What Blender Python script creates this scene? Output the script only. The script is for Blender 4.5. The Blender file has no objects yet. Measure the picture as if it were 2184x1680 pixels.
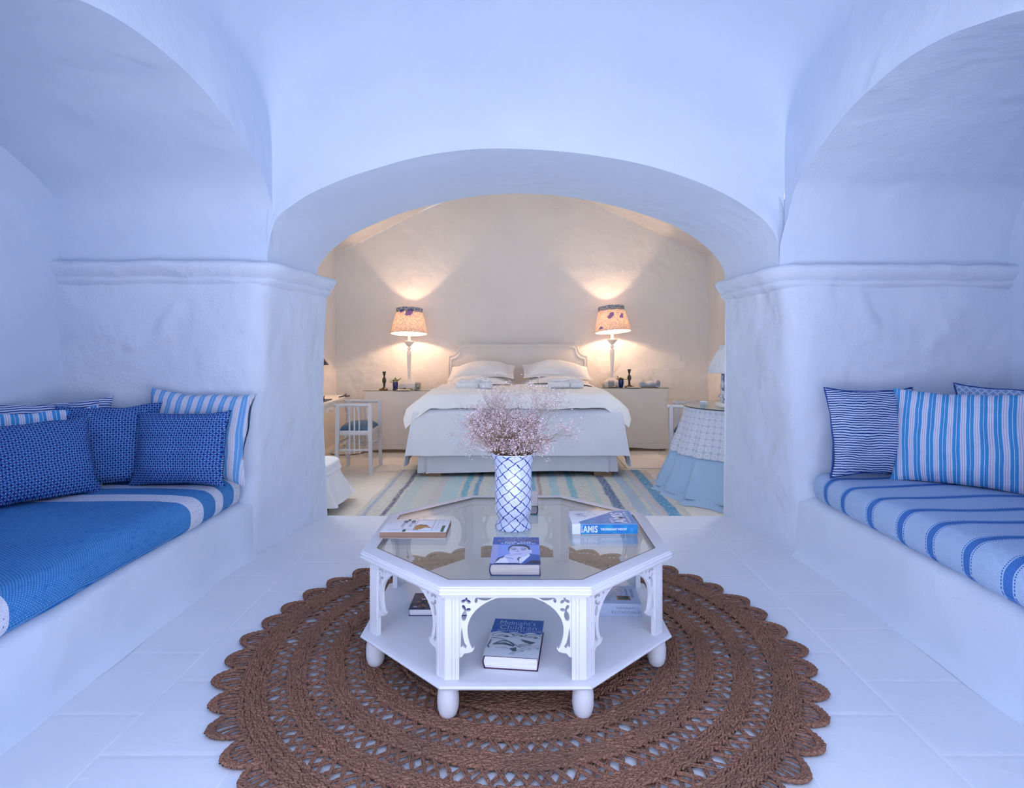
import bpy, bmesh, math, random
import numpy as np
from mathutils import Vector, Matrix, noise

random.seed(7)
rng = np.random.default_rng(7)
PI = math.pi
SC = bpy.context.scene
COL = SC.collection


# ------------------------------------------------------------------ colour
def s2l(c):
    c /= 255.0
    return c / 12.92 if c <= 0.04045 else ((c + 0.055) / 1.055) ** 2.4


def S(r, g, b):
    return (s2l(r), s2l(g), s2l(b), 1.0)


def A(r, g, b, a=1.0):
    return (r, g, b, a)


# ------------------------------------------------------------------ node maths
class X:
    """a float socket with operators"""
    def __init__(s, nt, k):
        s.nt, s.k = nt, k

    def _op(s, op, o=None, c=None, rev=False):
        n = s.nt.nodes.new('ShaderNodeMath')
        n.operation = op
        a = [s, o] if not rev else [o, s]
        if c is not None:
            a.append(c)
        for i, v in enumerate(a):
            if v is None:
                continue
            if isinstance(v, X):
                s.nt.links.new(v.k, n.inputs[i])
            else:
                n.inputs[i].default_value = v
        return X(s.nt, n.outputs[0])

    def __add__(s, o): return s._op('ADD', o)
    __radd__ = __add__
    def __sub__(s, o): return s._op('SUBTRACT', o)
    def __rsub__(s, o): return s._op('SUBTRACT', o, rev=True)
    def __mul__(s, o): return s._op('MULTIPLY', o)
    __rmul__ = __mul__
    def __truediv__(s, o): return s._op('DIVIDE', o)
    def lt(s, o): return s._op('LESS_THAN', o)
    def gt(s, o): return s._op('GREATER_THAN', o)
    def fr(s): return s._op('FRACT')
    def fl(s): return s._op('FLOOR')
    def ab(s): return s._op('ABSOLUTE')
    def sn(s): return s._op('SINE')
    def mn(s, o): return s._op('MINIMUM', o)
    def mx(s, o): return s._op('MAXIMUM', o)
    def mod(s, o): return s._op('FLOORED_MODULO', o)
    def pw(s, o): return s._op('POWER', o)

    def band(s, a, b):
        return s.gt(a) * s.lt(b)

    def smooth(s, a, b):
        n = s.nt.nodes.new('ShaderNodeMapRange')
        n.interpolation_type = 'SMOOTHSTEP'
        s.nt.links.new(s.k, n.inputs[0])
        n.inputs[1].default_value = a
        n.inputs[2].default_value = b
        return X(s.nt, n.outputs[0])


class M:
    """a principled material under construction"""
    def __init__(s, name, col=(.8, .8, .8, 1), rough=.6, spec=.3):
        s.m = bpy.data.materials.new(name)
        s.m.use_nodes = True
        s.nt = s.m.node_tree
        s.b = s.nt.nodes['Principled BSDF']
        s.b.inputs['Base Color'].default_value = col
        s.b.inputs['Roughness'].default_value = rough
        s.b.inputs['Specular IOR Level'].default_value = spec
        s.col = None

    def coord(s, kind='Object'):
        n = s.nt.nodes.new('ShaderNodeTexCoord')
        return n.outputs[kind]

    def xyz(s, kind='UV'):
        n = s.nt.nodes.new('ShaderNodeSeparateXYZ')
        s.nt.links.new(s.coord(kind), n.inputs[0])
        return [X(s.nt, n.outputs[i]) for i in range(3)]

    def noise(s, scale, kind='Object', detail=3, rough=.55, stretch=None):
        n = s.nt.nodes.new('ShaderNodeTexNoise')
        n.inputs['Scale'].default_value = scale
        n.inputs['Detail'].default_value = detail
        n.inputs['Roughness'].default_value = rough
        src = s.coord(kind)
        if stretch:
            mp = s.nt.nodes.new('ShaderNodeMapping')
            mp.inputs['Scale'].default_value = stretch
            s.nt.links.new(src, mp.inputs[0])
            src = mp.outputs[0]
        s.nt.links.new(src, n.inputs['Vector'])
        return X(s.nt, n.outputs['Fac'])

    def voro(s, scale, kind='Object'):
        n = s.nt.nodes.new('ShaderNodeTexVoronoi')
        n.inputs['Scale'].default_value = scale
        s.nt.links.new(s.coord(kind), n.inputs['Vector'])
        return X(s.nt, n.outputs['Distance'])

    def mix(s, fac, a, b):
        n = s.nt.nodes.new('ShaderNodeMix')
        n.data_type = 'RGBA'
        if isinstance(fac, X):
            s.nt.links.new(fac.k, n.inputs[0])
        else:
            n.inputs[0].default_value = fac
        for i, v in ((6, a), (7, b)):
            if isinstance(v, tuple):
                n.inputs[i].default_value = v
            else:
                s.nt.links.new(v, n.inputs[i])
        return n.outputs[2]

    def setcol(s, k):
        s.nt.links.new(k, s.b.inputs['Base Color'])
        s.col = k
        return s

    def bump(s, h, strength=.3, dist=.01):
        n = s.nt.nodes.new('ShaderNodeBump')
        n.inputs['Strength'].default_value = strength
        n.inputs['Distance'].default_value = dist
        s.nt.links.new(h.k, n.inputs['Height'])
        s.nt.links.new(n.outputs[0], s.b.inputs['Normal'])
        return s


def plain(name, col, rough=.5, spec=.3):
    return M(name, col, rough, spec).m


def plaster(name, col, col2, b1=.35, b2=.5):
    m = M(name, col, .85, .15)
    n1 = m.noise(1.7, detail=3)
    n2 = m.noise(6, detail=4, rough=.5)
    n5 = m.noise(2.6, detail=2)
    n3 = m.noise(60, detail=3)
    n4 = m.noise(17, detail=3)
    m.setcol(m.mix(n1.smooth(.35, .7), col, col2))
    m.bump(n2 * n5.smooth(.38, .62) * 1.1 + n3 * .10 + n4 * .12 + n1 * 1.2, b1, .045 * b2)
    return m.m


WALL = plaster('whitewash plaster', A(.65, .71, .82), A(.62, .68, .80), .75, .75)
WALLS = plaster('smooth whitewash', A(.615, .69, .815), A(.59, .665, .80), .38, .55)
BEDW = plaster('cream plaster', A(.80, .785, .77), A(.77, .755, .74), .65, .55)


def painted_floor(name, c1, c2, seam, size, plank, ks=.55):
    m = M(name, c1, .42, .35)
    x, y, z = m.xyz('Object')
    n1 = m.noise(2.2, detail=4)
    n2 = m.noise(14, detail=4)
    sx = ((x / size).fr() - .5).ab()
    sy = (((y + (x / size).fl() * plank * .5) / plank).fr() - .5).ab()
    g = sx.gt(.5 - .0035 / size).mx(sy.gt(.5 - .0035 / plank))
    gs = sx.smooth(.5 - .02 / size, .5).mx(sy.smooth(.5 - .02 / plank, .5))
    base = m.mix(n1.smooth(.3, .7), c1, c2)
    worn = n2.smooth(.66, .70) * .35
    base = m.mix(worn, base, seam)
    m.setcol(m.mix(g * n2.smooth(.25, .6) * ks, base, seam))
    m.bump(n2 * .5 + n1 * .7 - gs * .35, .3, .012)
    return m.m


FLOOR = painted_floor('white painted floor', A(.72, .76, .83), A(.68, .73, .81), A(.88, .88, .93), .42, .40)
BFLOOR = painted_floor('cream tile floor', A(.80, .76, .69), A(.77, .725, .655), A(.95, .93, .90), .62, .36, 1.0)

WOODW = M('white gloss paint', A(.655, .65, .69), .33, .45)
WOODW.bump(WOODW.noise(30, detail=2, stretch=(1, 1, .2)), .08, .004)
n_ = WOODW.noise(85, detail=2)
WOODW.setcol(WOODW.mix(n_.smooth(.74, .78) * .55, A(.655, .65, .69), A(.38, .36, .40)))
WOODW = WOODW.m
WOODC = plain('cream white paint', A(.84, .81, .78), .4, .4)
DARKW = plain('dark stained wood', A(.03, .025, .02), .45)
BLOCKW = plain('pale brown timber', A(.32, .2, .12), .6)
BLACK = plain('black enamel', A(.012, .016, .026), .35, .5)
BRONZE = plain('dark bronze', A(.045, .045, .04), .38, .5)
LEAF = M('leaf green', A(.12, .18, .04), .5)
LEAF.setcol(LEAF.mix(LEAF.noise(40), A(.06, .12, .02), A(.22, .26, .07)))
LEAF = LEAF.m
COBALT = plain('cobalt glaze', A(.008, .02, .16), .15, .6)
COASTER = plain('brown cork', A(.26, .1, .05), .6)
PAPER = plain('white paper', A(.82, .8, .78), .7)
GROUT = plain('grey rubber', A(.25, .25, .25), .7)


def fabric(name, c1, c2, scale=300, b=.25):
    m = M(name, c1, .9, .1)
    n = m.noise(scale, detail=2)
    k = m.noise(4, detail=3)
    m.setcol(m.mix(k.smooth(.3, .7), c1, c2))
    m.bump(n + k * 2, b, .004)
    m.b.inputs['Sheen Weight'].default_value = .15
    return m.m


LINEN = fabric('white cotton', A(.84, .84, .86), A(.80, .80, .83))
LINENC = fabric('cream linen', A(.80, .77, .745), A(.765, .735, .71))
SKIRT = fabric('white valance cotton', A(.79, .80, .84), A(.76, .77, .81))
SLIP = fabric('white slipcover cotton', A(.82, .83, .86), A(.78, .79, .83))
SEATB = fabric('slate blue leatherette', A(.10, .19, .30), A(.085, .165, .27), 120)
TOWELB = fabric('grey blue cotton', A(.42, .46, .55), A(.36, .40, .5))
ROBE = fabric('white waffle cotton', A(.78, .80, .85), A(.74, .76, .81))
RIBBON = plain('white satin ribbon', A(.85, .85, .88), .4)
MATW = M('cream bedside weave', A(.88, .85, .81), .9, .1)
MATW.bump(MATW.noise(90, stretch=(1, 8, 1)), .4, .006)
MATW = MATW.m

m = M('matelasse cotton', A(.80, .82, .87), .9, .1)
m.bump(m.voro(75) + m.noise(200) * .4, .25, .005)
m.setcol(m.mix(m.noise(5).smooth(.3, .7), A(.81, .82, .87), A(.78, .80, .86)))
SPREAD = m.m


# glass: clear sheet that transmits straight through and reflects by Fresnel
def sheet_glass(name, tint, rough=.0, ior=1.5):
    m = bpy.data.materials.new(name)
    m.use_nodes = True
    nt = m.node_tree
    nt.nodes.clear()
    o = nt.nodes.new('ShaderNodeOutputMaterial')
    t = nt.nodes.new('ShaderNodeBsdfTransparent')
    t.inputs[0].default_value = tint
    g = nt.nodes.new('ShaderNodeBsdfGlossy')
    g.inputs['Roughness'].default_value = rough
    g.inputs[0].default_value = (1, 1, 1, 1)
    f = nt.nodes.new('ShaderNodeFresnel')
    ge_ = nt.nodes.new('ShaderNodeNewGeometry')
    mi_ = nt.nodes.new('ShaderNodeMapRange')      # the far face of the pane: same index seen from inside
    nt.links.new(ge_.outputs['Backfacing'], mi_.inputs[0])
    mi_.inputs[3].default_value = ior
    mi_.inputs[4].default_value = 1 / ior
    nt.links.new(mi_.outputs[0], f.inputs[0])
    x = nt.nodes.new('ShaderNodeMixShader')
    nt.links.new(f.outputs[0], x.inputs[0])
    nt.links.new(t.outputs[0], x.inputs[1])
    nt.links.new(g.outputs[0], x.inputs[2])
    nt.links.new(x.outputs[0], o.inputs[0])
    return m


GLASS = sheet_glass('table glass', (.885, .93, .94, 1))
GLASSD = sheet_glass('greenish sheet glass', (.80, .84, .82, 1))
TUMBLER = sheet_glass('tumbler glass', (.86, .88, .9, 1), .02, 1.4)
GEDGE = plain('dark glass edge', A(.03, .05, .06), .2, .6)


# ------------------------------------------------------------------ textile patterns
def pat_lozenge():
    m = M('indigo lozenge print', A(.05, .15, .5), .9, .1)
    x, y, z = m.xyz('UV')
    s = .0170
    w = m.noise(9, 'UV', 2) * .010
    a = (x + y + w) / (s * 1.414)
    b = (x - y + w) / (s * 1.414)
    fa, fb = a.fr(), b.fr()
    da, db = (fa - .5).ab(), (fb - .5).ab()
    line = da.gt(.33).mx(db.gt(.33))
    # pale dashes lie along the lattice lines, in the middle of each cell side
    t1 = ((fa - .5) / .24)
    dash1 = (t1 * t1 + ((db - .5) / .080) * ((db - .5) / .080)).lt(1)
    t2 = ((fb - .5) / .24)
    dash2 = (t2 * t2 + ((da - .5) / .080) * ((da - .5) / .080)).lt(1)
    c = m.mix(line, A(.032, .15, .42), A(.010, .028, .19))
    c = m.mix(dash1.mx(dash2), c, A(.50, .60, .80))
    m.setcol(c)
    m.bump(m.noise(260, 'UV') * .4 + m.noise(14, 'UV', 3) * 2.2, .5, .008)
    return m.m


def pat_ticking():
    m = M('blue ticking stripe', A(.3, .5, .8), .9, .1)
    x, y, z = m.xyz('UV')
    w = m.noise(5, 'UV', 2)
    p = ((x + w * .012) / .054).fr()
    blue = p.band(.0, .24).mx(p.band(.285, .53))
    wht = p.band(.24, .285).mx(p.band(.56, .97))
    dk = p.band(.66, .69).mx(p.band(.83, .86))
    c = m.mix(blue, A(.33, .50, .80), A(.06, .30, .62))
    c = m.mix(wht, c, A(.66, .68, .82))
    c = m.mix(dk, c, A(.22, .24, .42))
    m.setcol(c)
    m.bump(m.noise(260, 'UV') * .3 + m.noise(8, 'UV', 3) * 3, .5, .010)
    return m.m


def pat_ticking2():
    m = M('faded ticking stripe', A(.3, .5, .8), .9, .1)
    x, y, z = m.xyz('UV')
    w = m.noise(5, 'UV', 2)
    p = ((x + w * .012) / .06).fr()
    blue = p.band(.0, .2).mx(p.band(.26, .44))
    wht = p.band(.50, .96)
    dk = p.band(.62, .645).mx(p.band(.80, .825))
    c = m.mix(blue, A(.34, .50, .76), A(.14, .35, .66))
    c = m.mix(wht, c, A(.62, .64, .74))
    c = m.mix(dk, c, A(.42, .40, .52))
    m.setcol(c)
    m.bump(m.noise(260, 'UV') * .3 + m.noise(8, 'UV', 3) * 3, .5, .012)
    return m.m


def pat_pin():
    m = M('navy pin stripe', A(.5, .6, .8), .9, .1)
    x, y, z = m.xyz('UV')
    w = m.noise(7, 'UV', 3)
    p = ((y + w * .032 + x * .03) / .0128).fr()
    dk = p.band(.0, .46)
    thin = p.band(.66, .74)
    c = m.mix(dk, A(.56, .64, .83), A(.018, .05, .20))
    c = m.mix(thin, c, A(.22, .30, .52))
    m.setcol(c)
    m.bump(m.noise(200, 'UV') * .3 + w * 3, .4, .010)
    return m.m


def pat_scale():
    m = M('pale trellis print', A(.5, .6, .8), .9, .1)
    x, y, z = m.xyz('UV')
    a = ((x + y) / .034).fr()
    b = ((x - y) / .034).fr()
    l = (a - .5).ab().gt(.38).mx((b - .5).ab().gt(.38))
    c = m.mix(l, A(.26, .36, .58), A(.56, .64, .80))
    m.setcol(c)
    m.bump(m.noise(200, 'UV'), .3, .005)
    return m.m


def weave(m, x, y, sx, sy):
    r = (y / sy).fl()
    fx = ((x / sx) + r * .37).fr()
    fy = (y / sy).fr()
    return ((fx - .5) / .40).pw(2) + ((fy - .5) / .34).pw(2)


def pat_left():
    m = M('blue woven throw', A(.05, .3, .65), .95, .08)
    x, y, z = m.xyz('UV')
    tick = weave(m, x, y, .0115, .0068).lt(1) * m.noise(40, 'UV', 2).smooth(.15, .5)
    n = m.noise(3, 'UV', 3)
    base = m.mix(n.smooth(.3, .7), A(.016, .15, .44), A(.026, .19, .50))
    base = m.mix(tick * .62, base, A(.22, .44, .74))
    w = m.noise(4, 'UV', 2) * .016 - .008
    yy = x + w
    white = yy.band(2.828, 2.94).mx(yy.band(3.068, 3.152)).mx(yy.band(3.282, 3.357)).mx(yy.lt(1.826))
    pores = ((yy / .026).fr() - .5).ab().lt(.07) * ((y / .024).fr() - .5).ab().lt(.12)
    wc = m.mix(tick * .5, A(.60, .64, .78), A(.74, .76, .86))
    wc = m.mix(pores * m.noise(30, 'UV').gt(.5), wc, A(.12, .16, .34))
    m.setcol(m.mix(white, base, wc))
    m.bump((1 - weave(m, x, y, .0115, .0068)).mx(-.6) + n * 2, .5, .004)
    return m.m


def pat_right():
    m = M('pale blue woven throw', A(.4, .55, .85), .95, .08)
    x, y, z = m.xyz('UV')
    wv = weave(m, x, y, .0085, .0058)
    tick = wv.lt(1)
    n = m.noise(3, 'UV', 3)
    base = m.mix(tick * .45, A(.37, .51, .75), A(.55, .67, .88))
    w = m.noise(4, 'UV', 2) * .014 - .007
    yy = x + w
    st = sd = None
    for c in (3.18, 3.0, 2.772, 2.559, 2.376, 2.172, 1.984, 1.79, 1.6):
        d = (yy - c).ab()
        a1, a2 = d.lt(.0175), d.band(.0225, .0275)
        st = a1 if st is None else st.mx(a1)
        sd = a2 if sd is None else sd.mx(a2)
    dash = (y / .012).fr().lt(.6)
    c = m.mix(st, base, m.mix(tick * .55, A(.035, .15, .50), A(.18, .36, .74)))
    c = m.mix(sd * dash, c, A(.04, .16, .52))
    m.setcol(c)
    m.bump((1 - wv).mx(-.6) + n * 2, .5, .004)
    return m.m


LOZ, TICK, TICK2, PIN, TREL = pat_lozenge(), pat_ticking(), pat_ticking2(), pat_pin(), pat_scale()
THROWL, THROWR = pat_left(), pat_right()
PIPEB = plain('navy piping', A(.02, .07, .30), .8)
PIPEW = plain('white piping', A(.62, .66, .78), .8)


def pat_vase():
    m = M('blue trellis porcelain', A(.66, .70, .80), .12, .6)
    x, y, z = m.xyz('UV')
    w1 = m.noise(5, 'UV', 2, stretch=(1, 2, 1)) * .22
    w2 = m.noise(6, 'UV', 2, stretch=(1.3, 2, 1)) * .22
    u, v = x * 9.0, y * 22.0
    wob = (v * 12.566).sn() * .04
    a = u + v + w1 + wob
    b = u - v + w2 + wob
    da, db = (a.fr() - .5).ab(), (b.fr() - .5).ab()
    th = m.noise(16, 'UV', 2, stretch=(1, 2, 1)) * .085 + .408
    l = (da - th).gt(0).mx((db - th).gt(0))
    # a small sprig in the middle of every lozenge
    fa, fb = a.fr() - .5, b.fr() - .5
    px, py = (fa + fb) * 1.7, (fa - fb) * 1.7
    stem = px.ab().lt(.022) * py.band(-.30, .16)
    arm = ((px.ab() - py * .9 + .06).ab()).lt(.03) * py.band(.06, .26)
    c = m.mix(stem.mx(arm) * .75, A(.60, .655, .80), A(.10, .15, .42))
    c = m.mix(l, c, A(.008, .026, .25))
    m.setcol(c)
    return m.m


VASEM = pat_vase()


def pat_toile(name, seed, blot):
    m = bpy.data.materials.new(name)
    m.use_nodes = True
    nt = m.node_tree
    h = M.__new__(M)
    h.m, h.nt = m, nt
    h.b = nt.nodes['Principled BSDF']
    h.b.inputs['Roughness'].default_value = .9
    n1 = h.noise(22 + seed, 'Object', 4)
    n2 = h.noise(55, 'Object', 3)
    ve = (n1 - .5).ab().lt(.035)
    v2 = (n2 - .5).ab().lt(.05)
    x, y, z = h.xyz('Object')
    nb = h.noise(30, 'Object', 2) * .05
    bl = None
    for (bx, bz, br) in blot:
        d = ((x - bx + nb - .025).pw(2) + (z - bz + nb - .025).pw(2)).lt(br * br) * y.lt(0)
        bl = d if bl is None else bl.mx(d)
    c = h.mix(ve.mx(v2) * .85, A(.74, .60, .40), A(.36, .27, .33))
    c = h.mix(bl * .9, c, A(.075, .05, .25))
    nt.links.new(c, h.b.inputs['Base Color'])
    tr = nt.nodes.new('ShaderNodeBsdfTranslucent')
    nt.links.new(c, tr.inputs[0])
    mx = nt.nodes.new('ShaderNodeMixShader')
    mx.inputs[0].default_value = .10
    nt.links.new(h.b.outputs[0], mx.inputs[1])
    nt.links.new(tr.outputs[0], mx.inputs[2])
    nt.links.new(mx.outputs[0], nt.nodes['Material Output'].inputs[0])
    return m


m = M('grey toile gather', A(.3, .33, .42), .9)
m.setcol(m.mix(m.noise(60, detail=3).smooth(.42, .58), A(.14, .17, .28), A(.55, .56, .58)))
COLLAR = m.m
m = M('blue toile print', A(.6, .63, .7), .9)
m.setcol(m.mix(m.noise(30, detail=4).smooth(.46, .55), A(.17, .21, .34), A(.68, .69, .74)))
TOILEC = m.m


def pat_lace():
    m = M('white crochet lace', A(.80, .82, .88), .9, .1)
    x, y, z = m.xyz('UV')
    s = .056
    fx, fy = (x / s).fr() - .5, (y / s).fr() - .5
    r = (fx * fx + fy * fy).pw(.5)
    ring = r.band(.40, .46).mx(r.band(.13, .20))
    gx, gy = ((x / s + .5).fr() - .5), ((y / s + .5).fr() - .5)
    r2 = (gx * gx + gy * gy).pw(.5)
    star = r2.band(.10, .17).mx(((gx.ab() + gy.ab()).lt(.34)) * (gx.ab().mn(gy.ab()).lt(.035)))
    c = m.mix(ring.mx(star) * .8, A(.76, .78, .86), A(.30, .40, .60))
    m.setcol(c)
    m.bump(1 - ring.mx(star) + m.noise(120, 'UV') * .5, .5, .006)
    return m.m


def pat_net():
    m = M('pale blue net', A(.4, .6, .8), .95, .05)
    x, y, z = m.xyz('UV')
    f = ((x + y * .9) / .016).fr()
    c = m.mix(f.lt(.45), A(.33, .50, .72), A(.48, .62, .80))
    m.setcol(c)
    return m.m


LACE, NET = pat_lace(), pat_net()


def pat_ragrug():
    m = M('rag rug stripes', A(.7, .7, .68), .95, .05)
    x, y, z = m.xyz('Object')
    w = m.noise(2.5, detail=3) * .05 - .025
    xx = x + w
    st = [(-1.26, -1.225, (.36, .44, .56)), (-1.11, -1.07, (.14, .13, .22)), (-1.045, -.93, (.50, .58, .58)),
          (-.93, -.80, (.60, .59, .56)), (-.80, -.72, (.58, .53, .55)), (-.72, -.58, (.42, .60, .66)),
          (-.55, -.49, (.13, .42, .56)), (-.44, -.395, (.12, .33, .56)), (-.30, -.24, (.52, .58, .62)),
          (.06, .12, (.18, .45, .60)), (.14, .17, (.40, .28, .26)), (.25, .33, (.36, .58, .66)), (.42, .48, (.16, .46, .56)),
          (.62, .66, (.45, .62, .60)), (.735, .815, (.10, .17, .33)), (.90, 1.0, (.40, .52, .66)), (1.04, 1.08, (.50, .56, .66)),
          (1.09, 1.13, (.56, .52, .58)), (1.13, 1.225, (.06, .32, .58))]
    c = m.mix(m.noise(70, detail=2, stretch=(.4, 1, 1)).smooth(.35, .65), A(.70, .68, .62), A(.56, .56, .54))
    fl = m.noise(60, detail=2)
    for a, b, k in st:
        c = m.mix(xx.smooth(a - .012, a + .012) * (1 - xx.smooth(b - .012, b + .012)) * (fl.smooth(.25, .6) * .65 + .3), c, A(*k))
    m.setcol(c)
    m.bump(m.noise(110, detail=2, stretch=(.4, 1, 1)), .6, .008)
    return m.m


RAG = pat_ragrug()
m = M('brown jute', A(.2, .1, .06), .95, .08)
nj = m.noise(170, detail=3, stretch=(1, 1, 1))
nk = m.noise(4.5, detail=3)
c_ = m.mix(nj.smooth(.3, .7), A(.150, .066, .046), A(.39, .205, .140))
m.setcol(m.mix(nk.smooth(.42, .70) * .5, c_, A(.17, .105, .085)))
m.bump(nj, .9, .004)
JUTE = m.m


# ------------------------------------------------------------------ mesh building
class MB:
    def __init__(s):
        s.v, s.f, s.mi, s.uv = [], [], [], []

    def add(s, vs, fs, mi=0, uv=None):
        o = len(s.v)
        s.v += [tuple(p) for p in vs]
        s.uv += list(uv) if uv is not None else [(0.0, 0.0)] * len(vs)
        for f in fs:
            s.f.append([i + o for i in f])
            s.mi.append(mi)
        return s

    def box(s, x0, y0, z0, x1, y1, z1, mi=0, bev=0.0):
        if bev > 0:
            bm = bmesh.new()
            bmesh.ops.create_cube(bm, size=1)
            for v in bm.verts:
                v.co = Vector(((x0 + x1) / 2 + v.co.x * (x1 - x0), (y0 + y1) / 2 + v.co.y * (y1 - y0), (z0 + z1) / 2 + v.co.z * (z1 - z0)))
            bmesh.ops.bevel(bm, geom=list(bm.edges), offset=bev, segments=2, profile=.5, affect='EDGES')
            bm.verts.index_update()
            s.add([v.co[:] for v in bm.verts], [[v.index for v in f.verts] for f in bm.faces], mi)
            bm.free()
            return s
        vs = [(x, y, z) for x in (x0, x1) for y in (y0, y1) for z in (z0, z1)]
        return s.add(vs, [(0, 1, 3, 2), (4, 6, 7, 5), (0, 4, 5, 1), (2, 3, 7, 6), (0, 2, 6, 4), (1, 5, 7, 3)], mi)

    def grid(s, fn, nu, nv, mi=0, uvf=None, cu=False):
        """fn(a, b) with a, b in 0..1"""
        vs, uv = [], []
        for i in range(nu + 1):
            for j in range(nv + 1):
                a, b = i / nu, j / nv
                vs.append(fn(a, b))
                uv.append(uvf(a, b) if uvf else (a, b))
        fs = []
        for i in range(nu):
            for j in range(nv):
                p = i * (nv + 1) + j
                fs.append((p, p + nv + 1, p + nv + 2, p + 1))
        return s.add(vs, fs, mi, uv)

    def lathe(s, prof, seg=32, mi=0, c=(0, 0, 0), caps=True, wob=None, uvs=1.0):
        vs, uv, fs = [], [], []
        L = 0
        for k, (r, z) in enumerate(prof):
            if k:
                L += math.hypot(r - prof[k - 1][0], z - prof[k - 1][1])
            for i in range(seg + 1):
                t = 2 * PI * i / seg
                rr = r * (wob(t, z) if wob else 1)
                vs.append((c[0] + rr * math.cos(t), c[1] + rr * math.sin(t), c[2] + z))
                uv.append((i / seg, L * uvs))
        n = len(prof)
        for k in range(n - 1):
            for i in range(seg):
                p = k * (seg + 1) + i
                fs.append((p, p + 1, p + seg + 2, p + seg + 1))
        if caps:
            fs.append(list(range(seg - 1, -1, -1)))
            o = (n - 1) * (seg + 1)
            fs.append([o + i for i in range(seg)])
        return s.add(vs, fs, mi, uv)

    def tube(s, pts, r, seg=8, mi=0, closed=False, caps=True):
        pts = [Vector(p) for p in pts]
        n = len(pts)
        rs = r if isinstance(r, (list, tuple)) else [r] * n
        vs, fs = [], []
        up = Vector((0, 0, 1))
        for i, p in enumerate(pts):
            a = pts[(i - 1) % n] if (closed or i > 0) else p
            b = pts[(i + 1) % n] if (closed or i < n - 1) else p
            d = (b - a).normalized()
            q = d.cross(up)
            if q.length < 1e-3:
                q = d.cross(Vector((0, 1, 0)))
            q.normalize()
            w = q.cross(d)
            for j in range(seg):
                t = 2 * PI * j / seg
                vs.append(p + (q * math.cos(t) + w * math.sin(t)) * rs[i])
        for i in range(n if closed else n - 1):
            for j in range(seg):
                a, b = i * seg + j, i * seg + (j + 1) % seg
                c, d = ((i + 1) % n) * seg + (j + 1) % seg, ((i + 1) % n) * seg + j
                fs.append((a, b, c, d))
        if caps and not closed:
            fs.append(list(range(seg - 1, -1, -1)))
            fs.append([(n - 1) * seg + j for j in range(seg)])
        return s.add(vs, fs, mi)

    def prism(s, poly, z0, z1, mi=0):
        n = len(poly)
        vs = [(x, y, z0) for x, y in poly] + [(x, y, z1) for x, y in poly]
        fs = [list(range(n - 1, -1, -1)), list(range(n, 2 * n))]
        fs += [(i, (i + 1) % n, n + (i + 1) % n, n + i) for i in range(n)]
        return s.add(vs, fs, mi)

    def rbox(s, c, h, r, n=(8, 8, 4), mi=0, uvf=None, jig=None):
        """rounded box, centre c, half sizes h"""
        def put(p):
            q = Vector([max(-(h[i] - r), min(h[i] - r, p[i])) for i in range(3)])
            d = Vector(p) - q
            o = q + (d.normalized() * r if d.length > 1e-9 else d)
            o += Vector(c)
            if jig:
                o += Vector(jig(o))
            return o
        def lin(i, k):
            # extra lines near the ends so the rounding is smooth
            m_ = n[i]
            inner = [-(h[i] - r) + 2 * (h[i] - r) * t / m_ for t in range(m_ + 1)]
            e = [r * t for t in (1, .75, .5, .25)]
            return [-h[i] + (r - x) for x in e][:4] + inner[0:] + [h[i] - r + x for x in (.25 * r, .5 * r, .75 * r, r)]
        for ax in range(3):
            a, b = (ax + 1) % 3, (ax + 2) % 3
            la, lb = lin(a, 0), lin(b, 0)
            for sg in (-1, 1):
                vs, fs = [], []
                for p in la:
                    for q in lb:
                        w = [0, 0, 0]
                        w[ax] = sg * h[ax]
                        w[a], w[b] = p, q
                        vs.append(put(w))
                nb = len(lb)
                for i in range(len(la) - 1):
                    for j in range(nb - 1):
                        f = (i * nb + j, (i + 1) * nb + j, (i + 1) * nb + j + 1, i * nb + j + 1)
                        fs.append(f if sg > 0 else f[::-1])
                s.add(vs, fs, mi, [uvf(p) for p in vs] if uvf else None)
        return s

    def xf(s, mat):
        s.v = [tuple(mat @ Vector(p)) for p in s.v]
        return s

    def build(s, name, mats, parent=None, smooth=True, loc=None, weld=0.0, sharp=.7):
        me = bpy.data.meshes.new(name)
        me.from_pydata(s.v, [], s.f)
        if not isinstance(mats, (list, tuple)):
            mats = [mats]
        for k in mats:
            me.materials.append(k)
        me.polygons.foreach_set('material_index', s.mi)
        uvl = me.uv_layers.new(name='UVMap')
        li = np.empty(len(me.loops), dtype=np.int32)
        me.loops.foreach_get('vertex_index', li)
        uvl.data.foreach_set('uv', np.array(s.uv, dtype=np.float32)[li].ravel())
        if weld > 0:
            bm = bmesh.new()
            bm.from_mesh(me)
            bmesh.ops.remove_doubles(bm, verts=bm.verts, dist=weld)
            bmesh.ops.recalc_face_normals(bm, faces=bm.faces)
            bm.to_mesh(me)
            bm.free()
        if smooth:
            me.polygons.foreach_set('use_smooth', [True] * len(me.polygons))
            if sharp:
                me.set_sharp_from_angle(angle=sharp)
        me.update()
        o = bpy.data.objects.new(name, me)
        COL.objects.link(o)
        if parent:
            o.parent = parent
        if loc:
            o.location = loc
        return o


def thing(name, label, cat, loc=(0, 0, 0), rz=0, group=None):
    o = bpy.data.objects.new(name, None)
    COL.objects.link(o)
    o.location = loc
    o.rotation_euler = (0, 0, rz)
    o.empty_display_size = .1
    return tag(o, label, cat, group)


def tag(o, label, cat, group=None):
    o['label'] = label
    o['category'] = cat
    if group:
        o['group'] = group
    return o


def struct(o, label=None):
    o['kind'] = 'structure'
    if label:
        o['label'] = label
    return o


def copy_tree(o, parent=None):
    c = o.copy()
    COL.objects.link(c)
    if parent:
        c.parent = parent
    for ch in list(o.children):
        copy_tree(ch, c)
    return c


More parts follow.
